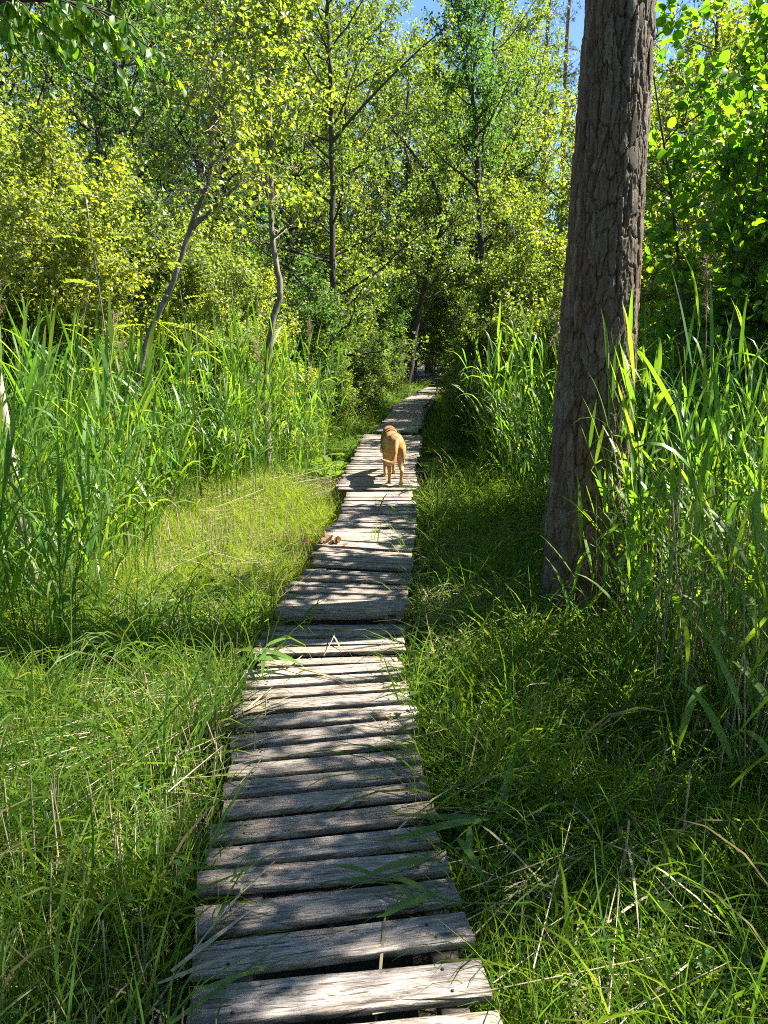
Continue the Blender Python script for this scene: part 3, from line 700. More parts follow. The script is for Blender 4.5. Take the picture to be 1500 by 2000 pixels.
for kx in range(17):
    x = -19 + kx * 2.5 + rt.normal(0, .5); y = 33 + rt.uniform(-2, 4)
    plant(KIND_T, int(rt.integers(0, 4)), 'distant_tree', 'distant tree closing off the wood', 'tree', (x, y, 0), 'distant trees', rt.uniform(-.75, .75), rt.uniform(.95, 1.25) * (1.15 if x < 0 else .95))


for (x, y, k, s) in [(-5.2, -2.2, 0, .9), (-2.6, -4.2, 3, 1.0), (1.2, -5.0, 0, 1.0), (4.2, -4.0, 2, .9), (7.2, -2.0, 1, .9), (-7.4, .8, 1, 1.0), (-8.6, 4.4, 0, 1.0), (-6.4, -5.4, 2, 1.0), (0, -8.5, 3, 1.2), (9.5, -5.5, 0, 1.1), (-10, -2, 3, 1.2), (5, -9, 1, 1.2), (-4, -9, 0, 1.2)]:  # unseen trees added behind the camera to hold back skylight
    plant(KIND_T, k, 'skylight_screen_tree', 'unseen tree added behind the viewer to block skylight', 'tree', (x, y, 0), 'added trees behind the viewer', rt.uniform(-.75, .75), s)
def far_pine(loc, h, sd, label):
    r_ = np.random.default_rng(sd); t = thing('far_pine_tree', label, 'tree', loc, 0, 'far pines')
    g = Geo(); st = smooth([(0, 0, 0), (.1, 0, h * .4), (0, .1, h * .75), (.1, 0, h)], 16); g.tube(st, np.linspace(.17, .04, 16), 9); g.obj('trunk', M['bark_pine_far'], t, smooth=True)
    gb = Geo(); tips = []
    for k in range(38):
        f = r_.uniform(.55, 1); p0 = st[min(15, int(f * 15))]; az = k * 2.4; ln = r_.uniform(.8, 2.2) * (1.35 - f); d = np.array([math.cos(az), math.sin(az), .2]); q = [p0]
        for s_ in range(4): d = nrm(d + r_.normal(0, .2, 3) + [0, 0, .06]); q.append(q[-1] + d * ln / 4)
        q = np.array(q); gb.tube(q, np.linspace(.03, .006, 5), 4)
        for s_ in range(9): tips.append(q[r_.integers(1, 5)] + r_.normal(0, .16, 3))
    tag(gb.obj('branches', M['bark_pine_far'], t), kind='stuff')
    P_ = np.repeat(np.array(tips), 22, 0); gn = Geo(); gn.leaves(P_, r_.normal(0, 1, P_.shape) + [0, 0, .5], r_.normal(0, 1, P_.shape), r_.uniform(.10, .18, len(P_)), .014); gn.obj('crown', M['needle'], t)
far_pine((6.3, 33, 0), 16.5, 531, 'far pine with bare reddish trunk showing just left of the big pine'); far_pine((7.6, 35.5, 0), 17.5, 532, 'second far pine half hidden by the big pine trunk'); far_pine((5.0, 36, 0), 15, 533, 'slimmer far pine left of the other far pines')
# tall thin-crowned trees beyond the right edge: their leaves dapple the near boardwalk
shade0 = None
for (x, y, s_) in SHADE_T:
    lab = 'tall thin-crowned tree beyond the right edge, dappling the near boardwalk'
    if shade0 is None:
        shade0 = make_tree('shade_tree', lab, 'tree', (x, y, 0), grow(520, [(0, 0, 0), (.1, 0, 3), (-.1, .1, 6), (.1, 0, 10)], .12, .03, limbs=24, t0=.48, llen=2.2, el=(0, 40), sec=5, twigs=5, lpt=5, leaf=(.085, .066), sides=8), M['bark_dark'], M['alder'], 'trees shading the near boardwalk', 0, s_)
    else: dup(shade0, (x, y, 0), rt.uniform(-.75, .75), lab, None, s_)

for (x, y, h, sd, lab) in [(2.75, 2.35, 4.3, 541, 'unseen slender sapling added beyond the right edge to dapple the nearest planks'), (3.2, 3.35, 4.6, 542, 'unseen slender sapling added beyond the right edge to dapple the middle planks')]:
    make_tree('added_shade_sapling', lab, 'tree', (x, y, 0), grow(sd, [(0, 0, 0), (.05, .05, 1.6), (-.1, 0, 3), (0, 0, h)], .04, .01, limbs=15, t0=.42, llen=1.15, el=(0, 40), sec=4, twigs=4, lpt=4, leaf=(.065, .052), sides=7), M['bark_grey'], M['alder'])  # out of view, added as low casters for small crisp dapples

# broad-leaved bush right of the pine trunk, near the camera
for bi, (bx, by, h, sd, lab) in enumerate([(2.35, 5.5, 3.5, 501, 'dark broad-leaved bush right of the pine trunk, leaves glowing'), (3.2, 5.5, 3.7, 502, 'broad-leaved bush cut by the right edge of the picture'),
                                          (3.7, 6.9, 4.6, 503, 'taller broad-leaved bush rising against the sky right of the pine')]):
    rr = np.random.default_rng(sd); stems = []
    for s_ in range(4):
        az = rr.uniform(0, 6.28); sp = rr.uniform(.08, .25); hh = h * rr.uniform(.75, 1)
        stems.append([(0, 0, 0), (math.cos(az) * sp * hh * .4, math.sin(az) * sp * hh * .4, hh * .5), (math.cos(az) * sp * hh, math.sin(az) * sp * hh, hh)])
    make_tree('broadleaf_bush', lab, 'shrub', (bx, by, 0), grow(sd, stems[0], .026, .006, limbs=14, t0=.26, llen=.85, el=(5, 45), sec=5, twigs=5, lpt=6, leaf=(.060, .05), kind='oval', stems=stems[1:], sides=6, npt=10, wob=.02), M['bark_dark'], M['broad'], 'broad-leaved bushes right of the pine')

# overhanging tree on the left, its trunk outside the picture
t = thing('overhanging_tree', 'leafy branch drooping into the top left corner', 'tree', (-2.5, 2.5, 0))
g = Geo(); g.tube(smooth([(0, 0, -.1), (.05, 0, 1.5), (-.05, .05, 3.2), (0, .1, 5.5)], 16), np.linspace(.09, .04, 16), 9); g.obj('trunk', M['bark_grey'], t, smooth=True)
r_ = np.random.default_rng(61); gl = Geo()
lp = smooth([(0, .05, 2.6), (.7, .1, 2.76), (1.2, .12, 2.76), (1.45, .10, 2.76), (1.62, .1, 2.74)], 14)
lp2 = smooth([(0, .05, 2.9), (.7, .25, 3.0), (1.3, .3, 2.95), (1.66, .28, 2.88)], 12)
for lpth, cnt in ((lp, 26), (lp2, 18)):
    gb = Geo(); gb.tube(lpth, np.linspace(.022, .004, len(lpth)), 6)
    for k in range(cnt):
        f = r_.uniform(.45, 1) * (len(lpth) - 1.01); a = int(f); p0 = lpth[a] + (lpth[a + 1] - lpth[a]) * (f - a)
        d = nrm(np.array([.75, r_.normal(0, .35), -.3 + r_.normal(0, .25)])); ln = r_.uniform(.14, .36); pts = [p0]
        for s_ in range(5): d = nrm(d + [0, 0, -.16] + r_.normal(0, .07, 3)); pts.append(pts[-1] + d * ln / 5)
        pts = np.array(pts); gb.tube(pts, np.linspace(.0028, .0012, 6), 4)
        n = 13; ff = np.sort(r_.uniform(.1, 1, n)) * 4.99; ia = ff.astype(int)
        pos = pts[ia] + (pts[ia + 1] - pts[ia]) * (ff - ia)[:, None]
        dd = nrm(np.stack([r_.normal(.25, .35, n), r_.normal(0, .4, n), r_.normal(-.85, .25, n)], -1)); pn = nrm(r_.normal(0, .7, (n, 3)) + [.8, -.5, .4])
        L = r_.uniform(.035, .058, n) * np.linspace(1.05, .6, n); gl.leaves(pos, dd, pn, L, L * .66, 'oval')
    gb.obj('branch', M['bark_dark'], t, smooth=True)
gl.obj('crown', M['broad'], t)

# rowan sapling with feathered leaves
def rowan(loc, h, label, sd):
    r_ = np.random.default_rng(sd); t = thing('rowan_sapling', label, 'sapling', loc)
    st = smooth([(0, 0, 0), (-.03, .02, h * .5), (-.1, 0, h)], 10); g = Geo(); g.tube(st, np.linspace(.011, .004, 10), 6); g.obj('stem', M['bark_grey'], t, smooth=True)
    for k in range(11):
        z = .55 + .45 * k / 10; p0 = st[min(9, int(z * 9))]; az = k * 2.4 + r_.normal(0, .3); L = r_.uniform(.16, .26)
        d = np.array([math.cos(az), math.sin(az), .55]); pts = [p0]
        for s_ in range(6): d = nrm(d + [0, 0, -.09]); pts.append(pts[-1] + d * L / 6)
        pts = np.array(pts); g = Geo(); g.tube(pts, np.linspace(.0022, .001, 7), 3)
        sd_ = nrm(np.cross(d, [0, 0, 1])); P_, D_ = [], []
        for f in np.linspace(1.2, 5.6, 6):
            a = int(f); q = pts[a] + (pts[a + 1] - pts[a]) * (f - a)
            for sg in (-1, 1): P_.append(q); D_.append(sd_ * sg + d * .35)
        P_.append(pts[-1]); D_.append(d)
        g.leaves(np.array(P_), np.array(D_), np.tile([0, 0, 1.], (len(P_), 1)) + r_.normal(0, .15, (len(P_), 3)), .062, .021, 'hex'); g.obj('leaf', M['yellow'], t)
rowan((-1.9, 5.5, 0), 2.65, 'thin rowan sapling with feathered leaves above the left reeds', 71)
rowan((-1.75, 7.2, 0), 2.3, 'rowan sapling with feathered leaves beside the kinked grey trunk', 72)

HUE = {'yellow green leaf': 'yellow-green', 'alder leaf': 'mid-green', 'deep green leaf': 'dark green'}
def hue(o): return HUE.get(next(c for c in o.children if c.name.startswith('crown')).data.materials[0].name, 'green')
def grp(n): return [o for o in scene.objects if o.get('group') == n]
for gname, w, where in [('shrubs behind the reed bed', 'leafy shrub,', 'behind the reed bed'), ('bushes left of the far boardwalk', 'bush,', 'left of the far boardwalk'), ('bushes right of the far boardwalk', 'bush,', 'right of the far boardwalk'),
                        ('shrubs behind the pine trunk', 'sunlit shrub,', 'behind the pine trunk'), ('bushes where the boardwalk ends', 'bush,', 'where the boardwalk ends'), ('trees in the wood left of the path', 'leafy tree,', 'in the wood left of the path'),
                        ('trees in the wood right of the path', 'leafy tree,', 'in the wood right of the path'), ('distant trees', 'distant tree,', 'along the far edge of the wood')]:
    relabel(grp(gname), lambda o: hue(o) + ' ' + w, where)

# ------------------------------------------------------------------ reeds
def reed_geo(seed, h, nl=9, lean=.12, side=None, wscale=1.0, parts=False, dry=True):
    r = np.random.default_rng(seed)
    az0 = r.uniform(0, 6.28); n = 8
    tl = np.linspace(0, 1, n)
    st = np.stack([math.cos(az0) * lean * h * tl ** 2, math.sin(az0) * lean * h * tl ** 2, h * .86 * tl], -1)
    gs = Geo(); gs.tube(st, np.linspace(.0042, .0016, n), 4)
    out = []
    pl = r.uniform(0, 6.28)
    for k in range(nl):
        f = .28 + .72 * (k + .5 * r.random()) / nl
        p0 = np.array([np.interp(f, tl, st[:, c]) for c in range(3)])
        az = pl + (math.pi if k % 2 else 0) + r.normal(0, .45)
        if side is not None and r.random() < .6: az = side + r.normal(0, .6)
        e = R(r.uniform(48, 76)) if k < nl - 1 else R(82)
        L = r.uniform(.26, .46) * (1.0 if k < nl - 2 else .85); m = 7
        d = np.array([math.cos(az) * math.cos(e), math.sin(az) * math.cos(e), math.sin(e)]); pts = [p0]; dr = r.uniform(.015, .10) + (.14 if r.random() < .2 else 0)
        for s in range(m - 1): d = nrm(d + np.array([0, 0, -dr * (s + .5) * .55])); pts.append(pts[-1] + d * L / (m - 1))
        pts = np.array(pts); w = np.array([.35, .8, 1, .92, .7, .4, .02]) * r.uniform(.014, .024) * wscale
        sd = nrm(np.cross(nrm(np.gradient(pts, axis=0)), [0, 0, 1])); tw = r.normal(0, .35)
        up = np.cross(sd, nrm(np.gradient(pts, axis=0))); sd = sd * math.cos(tw) + up * math.sin(tw)
        out.append((pts, w, sd))
    return gs, out
def reed_mesh(seed, **kw):
    gs, lv = reed_geo(seed, **kw)
    for p_, w, s_ in lv: gs.ribbon(p_, w, s_)
    return with_mat(gs.mesh('reed'), M['reed'])
REEDS = [reed_mesh(600 + k, h=h, nl=nl, lean=ln, side=sd) for k, (h, nl, ln, sd) in enumerate([(1.55, 9, .10, .4), (1.75, 10, .14, .2), (1.9, 10, .08, .7), (1.35, 8, .2, 0), (1.65, 9, .16, 1.0), (1.8, 11, .1, 5.9), (1.2, 7, .18, .3)])]
# dry stalk of last year with a feathery plume
def plume_mesh(seed, h):
    r = np.random.default_rng(seed); g = Geo(); n = 7; tl = np.linspace(0, 1, n)
    st = np.stack([.08 * h * tl ** 2, .03 * tl * h, h * tl], -1); g.tube(st, np.linspace(.0045, .002, n), 4)
    m = 170; f = r.uniform(.86, 1.0, m); p0 = np.stack([np.interp(f, tl, st[:, c]) for c in range(3)], -1)
    d = nrm(np.stack([r.normal(.35, .45, m), r.normal(0, .45, m), r.normal(.15, .5, m)], -1)); g.leaves(p0, d, r.normal(0, 1, (m, 3)), r.uniform(.03, .085, m), .0035)
    return with_mat(g.mesh('dry_reed'), M['plume'])
PLUMES = [plume_mesh(650 + k, h) for k, h in enumerate((1.9, 2.2, 1.7))]

def in_left_bed(x, y):
    edge = np.interp(y, [3.3, 3.7, 4.6, 6, 7, 7.6, 8.2, 9, 12], [-1.75, -1.5, -1.55, -1.9, -1.65, -1.2, -.95, -.8, -.7])
    return (x < edge + .12 * np.sin(y * 7)) & (y > 3.3) & (y < 11.6) & (x > -.60 * y - .4)
def in_right_bed(x, y):
    edge = np.interp(y, [2.3, 2.7, 3.0, 3.4, 3.8, 4.6, 5.4, 6.4, 7.5, 9, 11.5], [1.50, 1.38, 1.30, 1.18, 1.14, 1.42, 1.3, 1.15, 1.12, 1.1, 1.2])
    return (x > edge + .08 * np.sin(y * 9)) & (y > 2.3) & (y < 11.0) & (x < .60 * y + .4) & (np.hypot(x - PX, y - PY) > .34)
def sample(fn, box, dens, r):
    x0, x1, y0, y1 = box; n = int((x1 - x0) * (y1 - y0) * dens)
    x = r.uniform(x0, x1, n); y = r.uniform(y0, y1, n); k = fn(x, y); return x[k], y[k]
rr = np.random.default_rng(9)
def thin(x, y, near, far):
    """Thin out with distance: keeps the near ones."""
    keep = rr.random(len(x)) < np.interp(y, [4, 11], [near, far]); return x[keep], y[keep]
LX, LY = thin(*sample(in_left_bed, (-7.4, -.7, 3.3, 11.6), 66, rr), 1, .75)
RX, RY = thin(*sample(in_right_bed, (.9, 7, 2.3, 11.0), 56, rr), 1, .6)

def scatter(name, label, cat, xs, ys, zs, rz, tilt, scl, meshes):
    """One object of many copies of a few small meshes, for what nobody could count."""
    n = len(xs); me = bpy.data.meshes.new(name); me.vertices.add(n)
    me.vertices.foreach_set('co', np.stack([xs, ys, zs], -1).astype(np.float32).ravel())
    rot = np.stack([tilt[0], tilt[1], rz], -1).astype(np.float32)
    a = me.attributes.new('rot', 'FLOAT_VECTOR', 'POINT'); a.data.foreach_set('vector', rot.ravel())
    a = me.attributes.new('scl', 'FLOAT', 'POINT'); a.data.foreach_set('value', np.asarray(scl, np.float32))
    a = me.attributes.new('pick', 'INT', 'POINT'); a.data.foreach_set('value', rr.integers(0, len(meshes), n).astype(np.int32))
    o = link(bpy.data.objects.new(name, me)); tag(o, label, cat, None, 'stuff')
    src = bpy.data.collections.new(name + '_kinds')
    for k, mm in enumerate(meshes): src.objects.link(bpy.data.objects.new('%s_kind_%02d' % (name, k), mm))
    ng = bpy.data.node_groups.new(name, 'GeometryNodeTree')
    ng.interface.new_socket('Geometry', in_out='INPUT', socket_type='NodeSocketGeometry'); ng.interface.new_socket('Geometry', in_out='OUTPUT', socket_type='NodeSocketGeometry')
    gi = ng.nodes.new('NodeGroupInput'); go = ng.nodes.new('NodeGroupOutput'); ip = ng.nodes.new('GeometryNodeInstanceOnPoints'); ci = ng.nodes.new('GeometryNodeCollectionInfo')
    ci.inputs['Collection'].default_value = src; ci.inputs['Separate Children'].default_value = True; ci.inputs['Reset Children'].default_value = True
    def attr(nm, ty):
        x = ng.nodes.new('GeometryNodeInputNamedAttribute'); x.data_type = ty; x.inputs['Name'].default_value = nm; return x.outputs['Attribute']
    L = ng.links.new
    L(gi.outputs[0], ip.inputs['Points']); L(ci.outputs[0], ip.inputs['Instance']); ip.inputs['Pick Instance'].default_value = True
    L(attr('pick', 'INT'), ip.inputs['Instance Index']); L(attr('rot', 'FLOAT_VECTOR'), ip.inputs['Rotation']); L(attr('scl', 'FLOAT'), ip.inputs['Scale']); L(ip.outputs[0], go.inputs[0])
    o.modifiers.new('scatter', 'NODES').node_group = ng
    return o
def scat(name, label, cat, x, y, meshes, smin, smax, tl=.08, z=None, rz=None):
    n = len(x)
    return scatter(name, label, cat, x, y, ground_z(x, y) - .01 if z is None else z, rr.uniform(0, 6.28, n) if rz is None else rz, (rr.normal(0, tl, n), rr.normal(0, tl, n)), rr.uniform(smin, smax, n), meshes)

def bed(X_, Y_, nsingle, lab_s, grp, lab_b, name_b, rz0):
    order = np.argsort(Y_); X_, Y_ = X_[order], Y_[order]
    a = 0
    for x, y in zip(X_[:nsingle], Y_[:nsingle]):
        o = link(bpy.data.objects.new('reed', random.choice(REEDS))); o.location = (x, y, float(ground_z(np.array(x), np.array(y))) - .01)
        o.rotation_euler = (random.gauss(0, .06), random.gauss(0, .06), rz0 + random.gauss(0, .7)); s_ = random.uniform(.62, 1.15); o.scale = (s_, s_, s_)
        tag(o, lab_s, 'reed', grp)
    x, y = X_[nsingle:], Y_[nsingle:]
    scat(name_b, lab_b, 'reeds', x, y, REEDS, .65, 1.18, .07, rz=rz0 + rr.normal(0, .8, len(x)))
bed(LX, LY, 150, 'green reed at the near edge of the left reed bed', 'reeds at the near edge of the left bed', 'dense bright green reed bed left of the boardwalk', 'reed_bed', 0.0)
bed(RX, RY, 130, 'green reed in the shaded clump right of the pine foot', 'reeds right of the pine foot', 'green reed bed behind and beside the pine trunk', 'reed_bed', 2.4)

# dry plumed stalks standing among the green ones
for (x, y, k, lab) in [(-1.95, 5.3, 0, 'dry plumed reed stalk beside the rowan sapling'), (-2.9, 7.4, 1, 'dry plumed reed stalk by the foot of the leaning alder'), (-1.2, 7.9, 2, 'dry plumed reed stalk under the kinked grey trunk'), (-.95, 9.3, 0, 'dry plumed reed stalk nearest the far boardwalk'),
                       (-2.25, 6.3, 2, 'drooping dry plume in the middle of the left reeds'), (-3.3, 6.6, 1, 'dry plumed reed stalk at the far left of the reed bed'), (1.93, 4.5, 1, 'tall dry plumed reed stalk right of the pine trunk'), (2.25, 4.2, 2, 'dry plumed reed stalk near the right edge'), (1.2, 6.2, 0, 'dry plumed reed stalk just left of the pine trunk')]:
    o = link(bpy.data.objects.new('dry_reed', PLUMES[k])); o.location = (x, y, 0); o.rotation_euler = (0, 0, rr.uniform(0, 6.28)); tag(o, lab, 'dry reed', 'dry plumed reeds')

# the big reeds in front of the pine: every blade a part
def big_reed(loc, rz, seed, label, h, nl, wscale, lean=.06):
    t = thing('tall_reed', label, 'reed', loc, rz, 'tall reeds in front of the pine')
    gs, lv = reed_geo(seed, h, nl=nl, lean=lean, wscale=wscale); gs.obj('stem', M['reed'], t, smooth=True)
    for p_, w, s_ in lv:
        g = Geo(); g.ribbon(p_, w, s_, fold=.18); g.obj('leaf', M['reed'], t)
    return t
for (x, y, rz, sd, h, nl, lab) in [(1.36, 3.38, .3, 701, 1.35, 7, 'tall reed with one blade glowing yellow right of the pine foot'), (1.14, 3.72, 1.2, 702, 1.95, 9, 'tallest reed crossing the middle of the pine trunk'), (1.27, 3.80, 2.2, 703, 1.9, 9, 'tall reed over the right half of the pine trunk'),
                                   (1.04, 3.70, 3.0, 704, 1.15, 6, 'short reed with arching blades at the pine foot'), (1.62, 3.3, 4.0, 705, 1.5, 8, 'tall reed with blades reaching to the right edge'), (1.52, 3.0, .8, 706, .95, 6, 'low reed with a bent blade in front of the dry stalks'),
                                   (1.78, 3.55, 5.0, 707, 1.75, 9, 'tall leafy reed second from the right edge'), (1.45, 3.6, 1.9, 708, 1.8, 9, 'tall leafy reed between pine and right edge'), (1.2, 3.55, 5.2, 711, 1.55, 8, 'reed with narrow blades in front of the pine, left of the yellow blade'), (1.33, 3.9, .2, 712, 2.05, 10, 'tall reed at the right edge of the pine trunk'), (1.5, 3.25, 2.6, 713, 1.3, 7, 'mid-height reed right of the glowing yellow blade'), (1.7, 3.1, 1.1, 714, 1.25, 7, 'reed with arching blades at the right edge above the dry stalks'), (1.18, 3.62, 3.6, 716, 1.15, 7, 'leafy reed hiding the middle of the pine foot'), (1.3, 3.68, 5.6, 717, 1.4, 8, 'leafy reed hiding the right side of the pine foot'), (1.4, 3.5, 2.9, 718, 1.6, 8, 'reed leaning over the glowing yellow blade'), (.98, 3.85, 4.4, 715, .9, 6, 'short reed left of the pine foot'), (1.08, 2.55, .4, 709, .8, 5, 'solitary young reed in the right foreground grass'), (1.3, 2.2, 1.4, 710, .75, 5, 'low young reed nearest the camera on the right'), (1.32, 2.75, 2.7, 719, 1.15, 7, 'reed standing before the dry stalks near the right edge'), (1.18, 2.35, 5.1, 720, .95, 6, 'knee-high reed in the right foreground'), (1.42, 2.5, 3.7, 721, 1.1, 7, 'reed cut by the right edge above the foreground grass'), (1.05, 3.05, .9, 722, 1.0, 6, 'reed in the grass halfway from planks to right edge'), (1.2, 3.0, 4.6, 723, 1.2, 7, 'reed with drooping blades left of the dry stalks')]:
    big_reed((x, y, 0), rz, sd, lab, h, nl, 1.25)

# ------------------------------------------------------------------ grass, stubble, straw
def clump(seed, n, h, spread, w, mat, droop=.25, name='grass_clump'):
    r = np.random.default_rng(seed); g = Geo()
    for k in range(n):
        a = r.uniform(0, 6.28); rad = spread * math.sqrt(r.random()); p0 = np.array([math.cos(a) * rad, math.sin(a) * rad, 0])
        az = r.uniform(0, 6.28); e = R(r.uniform(55, 88)); L = h * r.uniform(.5, 1.15); m = 7
        d = np.array([math.cos(az) * math.cos(e), math.sin(az) * math.cos(e), math.sin(e)]); pts = [p0]; dr = droop * r.uniform(.2, 1.6)
        for s in range(m - 1): d = nrm(d + [math.cos(az) * dr * .16, math.sin(az) * dr * .16, -dr * (s + .4) * .23]); pts.append(pts[-1] + d * L / (m - 1))
        pts = np.array(pts); sd = nrm(np.cross(nrm(np.gradient(pts, axis=0)), [math.cos(az + .6), math.sin(az + .6), .3]))
        g.ribbon(pts, np.array([.7, .95, 1, .9, .7, .42, .05]) * w * r.uniform(.7, 1.3), sd)
    return with_mat(g.mesh(name), mat)
GR = [clump(800 + k, 46, h, .11, w, M['grass'], dr) for k, (h, w, dr) in enumerate([(.22, .0042, .3), (.30, .0046, .35), (.17, .0036, .2), (.36, .005, .45), (.26, .0040, .3), (.50, .0062, .55)])]
MD = [clump(820 + k, 50, h, .13, w, M['meadow'], dr) for k, (h, w, dr) in enumerate([(.24, .004, .25), (.32, .0045, .3), (.2, .0038, .3)])]
def sticks_mesh(seed, n, h, spread, mat):
    r = np.random.default_rng(seed); g = Geo(); a = np.concatenate([r.normal(0, spread, (n, 2)), np.full((n, 1), -.03)], 1); b_ = a + np.stack([r.normal(0, .03, n), r.normal(0, .03, n), h * r.uniform(.4, 1.1, n)], -1)
    g.sticks(a, b_, .0030, .0023, 4); return with_mat(g.mesh('stubble'), mat)
STB = [sticks_mesh(840 + k, 7, h, .09, M['straw']) for k, h in enumerate((.26, .34, .20, .3))]
def litter_mesh(seed, n, L):
    r = np.random.default_rng(seed); g = Geo()
    a = np.concatenate([r.normal(0, .18, (n, 2)), r.uniform(.01, .10, (n, 1))], 1); az = r.normal(0, .5, n); l = L * r.uniform(.4, 1.2, n); d = np.stack([np.cos(az), np.sin(az), r.normal(0, .12, n)], -1)
    g.sticks(a - d * l[:, None] * .5, a + d * l[:, None] * .5, .0021, .0013, 3)
    for k in range(n // 2):
        az = r.uniform(0, 6.28); p0 = np.array([*r.normal(0, .16, 2), r.uniform(.02, .1)]); d = np.array([math.cos(az), math.sin(az), .25]); pts = [p0]
        for s in range(4): d = nrm(d + [0, 0, -.16]); pts.append(pts[-1] + d * l[k] * .2)
        g.ribbon(pts, np.array([.5, 1, 1, .7, .1]) * .007, nrm(np.cross(d, [0, .2, 1])))
    return with_mat(g.mesh('straw'), M['straw'])
LIT = [litter_mesh(860 + k, n, L) for k, (n, L) in enumerate([(14, .5), (18, .35), (10, .65)])]
def weed_mesh(seed, n, h, L, mat, kind='hex'):
    r = np.random.default_rng(seed); g = Geo()
    for k in range(n):
        p0 = np.array([*r.normal(0, .07, 2), 0]); d = nrm(np.array([*r.normal(0, .35, 2), 1])); hh = h * r.uniform(.5, 1.1); p1 = p0 + d * hh
        g.sticks([p0], [p1], .0022, .0012)
        m = 9; f = np.linspace(.2, 1, m)[:, None]; az = np.arange(m) * 2.4 + r.uniform(0, 6); dd = np.stack([np.cos(az), np.sin(az), np.full(m, .25)], -1)
        g.leaves(p0 + (p1 - p0) * f, dd, np.tile([0, 0, 1.], (m, 1)) + r.normal(0, .3, (m, 3)), L * r.uniform(.6, 1.2, m), L * .5, kind)
    return with_mat(g.mesh('weed'), mat)
WD = [weed_mesh(880, 6, .20, .034, M['alder']), weed_mesh(881, 5, .24, .04, M['deep']), weed_mesh(882, 7, .16, .030, M['fern'])]

def off(x, y): return np.abs(x - path_x(y))
def in_frame(x, y): return np.abs(x) < .60 * y + 1.3
def g_near(x, y): return ~((y > 7.9) & (off(x, y) < 1.0)) & (off(x, y) > np.where(x < 0, .45, .39)) & in_frame(x, y) & ~((x < -.5) & (y > 4.4) & (y < 8.2) & (x > -2.3)) & (vnoise(x * 2.3, y * 2.3, 91) + .35 * vnoise(x * 7, y * 7, 92) > .28)
def g_mead(x, y): return ~((y > 7.8) & (off(x, y) < 1.0)) & (off(x, y) > .36) & (x < 0) & (x > -2.6) & (y > 4.2) & (y < 8.6)
x, y = sample(g_near, (-5.5, 5.5, .7, 8.7), 150, rr); scat('grass', 'green grass growing on both sides of the near boardwalk', 'grass', x, y, GR, .75, 1.5, .2)
x, y = sample(lambda x, y: (off(x, y) > .42) & in_frame(x, y) & ~((y < 10.8) & (off(x, y) < 1.0)), (-13, 13, 9, 22), 26, rr); scat('grass', 'grass on the shaded ground of the wood', 'grass', x, y, GR, .9, 1.7, .15)
x, y = sample(g_mead, (-2.6, 0, 4.2, 8.6), 150, rr); scat('meadow_grass', 'sunlit yellow-green meadow grass left of the boardwalk', 'grass', x, y, MD, .75, 1.3, .15)
x, y = sample(lambda x, y: (off(x, y) > .40) & in_frame(x, y) & (((x < 0) & (off(x, y) < 2.0) & (vnoise(x * 3, y * 3, 41) > .55)) | ((x > 0) & (off(x, y) < .6) & (vnoise(x * 3, y * 3, 42) > .5)) | ((x > 1.15) & (y > 2.7) & (y < 5.5))), (-3, 3, 1, 8.5), 60, rr)
scat('reed_stubble', 'cut straw-coloured reed stubble standing in the grass', 'stubble', x, y, STB, .6, 1.3, .08)
x, y = sample(lambda x, y: (x < path_x(y) - .41) & (x > path_x(y) - .62) & (vnoise(x * 2, y * 3.3, 43) > .42), (-1.1, -.4, 1.2, 3.8), 110, rr)
scat('reed_stubble', 'dense tan reed stubble along the left ends of the near planks', 'stubble', x, y, STB, .6, 1.15, .06)
x, y = sample(lambda x, y: (x > 1.2) & in_right_bed(x, y) & (y < 6), (1.1, 4, 2.3, 6), 52, rr)
x2, y2 = sample(lambda x, y: (x > .85) & in_frame(x, y) & (vnoise(x * 3, y * 3, 44) > .45), (.9, 2.2, 1.7, 3.4), 34, rr); scat('reed_stubble', 'dry cut stalks in the right foreground grass', 'stubble', x2, y2, STB, .9, 1.7, .1)
scat('reed_stubble', 'tall dry reed stalks at the foot of the right reeds', 'stubble', x, y, [sticks_mesh(845 + k, 6, 1.0, .12, M['straw']) for k in range(3)], .7, 1.3, .07)
x, y = sample(lambda x, y: (off(x, y) > .42) & in_frame(x, y) & (vnoise(x * 1.7, y * 1.7, 51) > np.where(x < 0, .25, .32)), (-3, 2.6, 1, 8), 8, rr)
scat('straw_litter', 'dry straw lying loose over the grass', 'straw', x, y, LIT, .7, 1.3, .12, z=ground_z(x, y) + rr.uniform(.02, .12, len(x)), rz=rr.normal(.75, .5, len(x)))
x, y = sample(lambda x, y: (off(x, y) > .45) & in_frame(x, y) & (vnoise(x * 2, y * 2, 61) > .42), (-5, 5, 1, 14), 26, rr); scat('undergrowth', 'small leafy weeds in the grass', 'weeds', x, y, WD, .6, 1.25, .1)
x, y = sample(lambda x, y: (off(x, y) > .45) & (np.hypot(x - .62, (y - 4.9) * .55) < .55), (.1, 1.4, 3.4, 6.4), 34, rr)
scat('straw_litter', 'pale flattened straw between the planks and the pine foot', 'straw', x, y, LIT, .6, 1.0, .1, z=ground_z(x, y) + rr.uniform(.05, .16, len(x)))
def litter_leaf(seed):
    r = np.random.default_rng(seed); g = Geo(); n = 14; L = r.uniform(.025, .05, n)
    g.leaves(np.stack([r.normal(0, .12, n), r.normal(0, .12, n), r.uniform(.012, .05, n)], -1), r.normal(0, 1, (n, 3)) * [1, 1, .3], np.array([0, 0, 1.]) + r.normal(0, .35, (n, 3)), L, L * .7, 'hex'); return with_mat(g.mesh('leaf_litter'), M['brownleaf'])
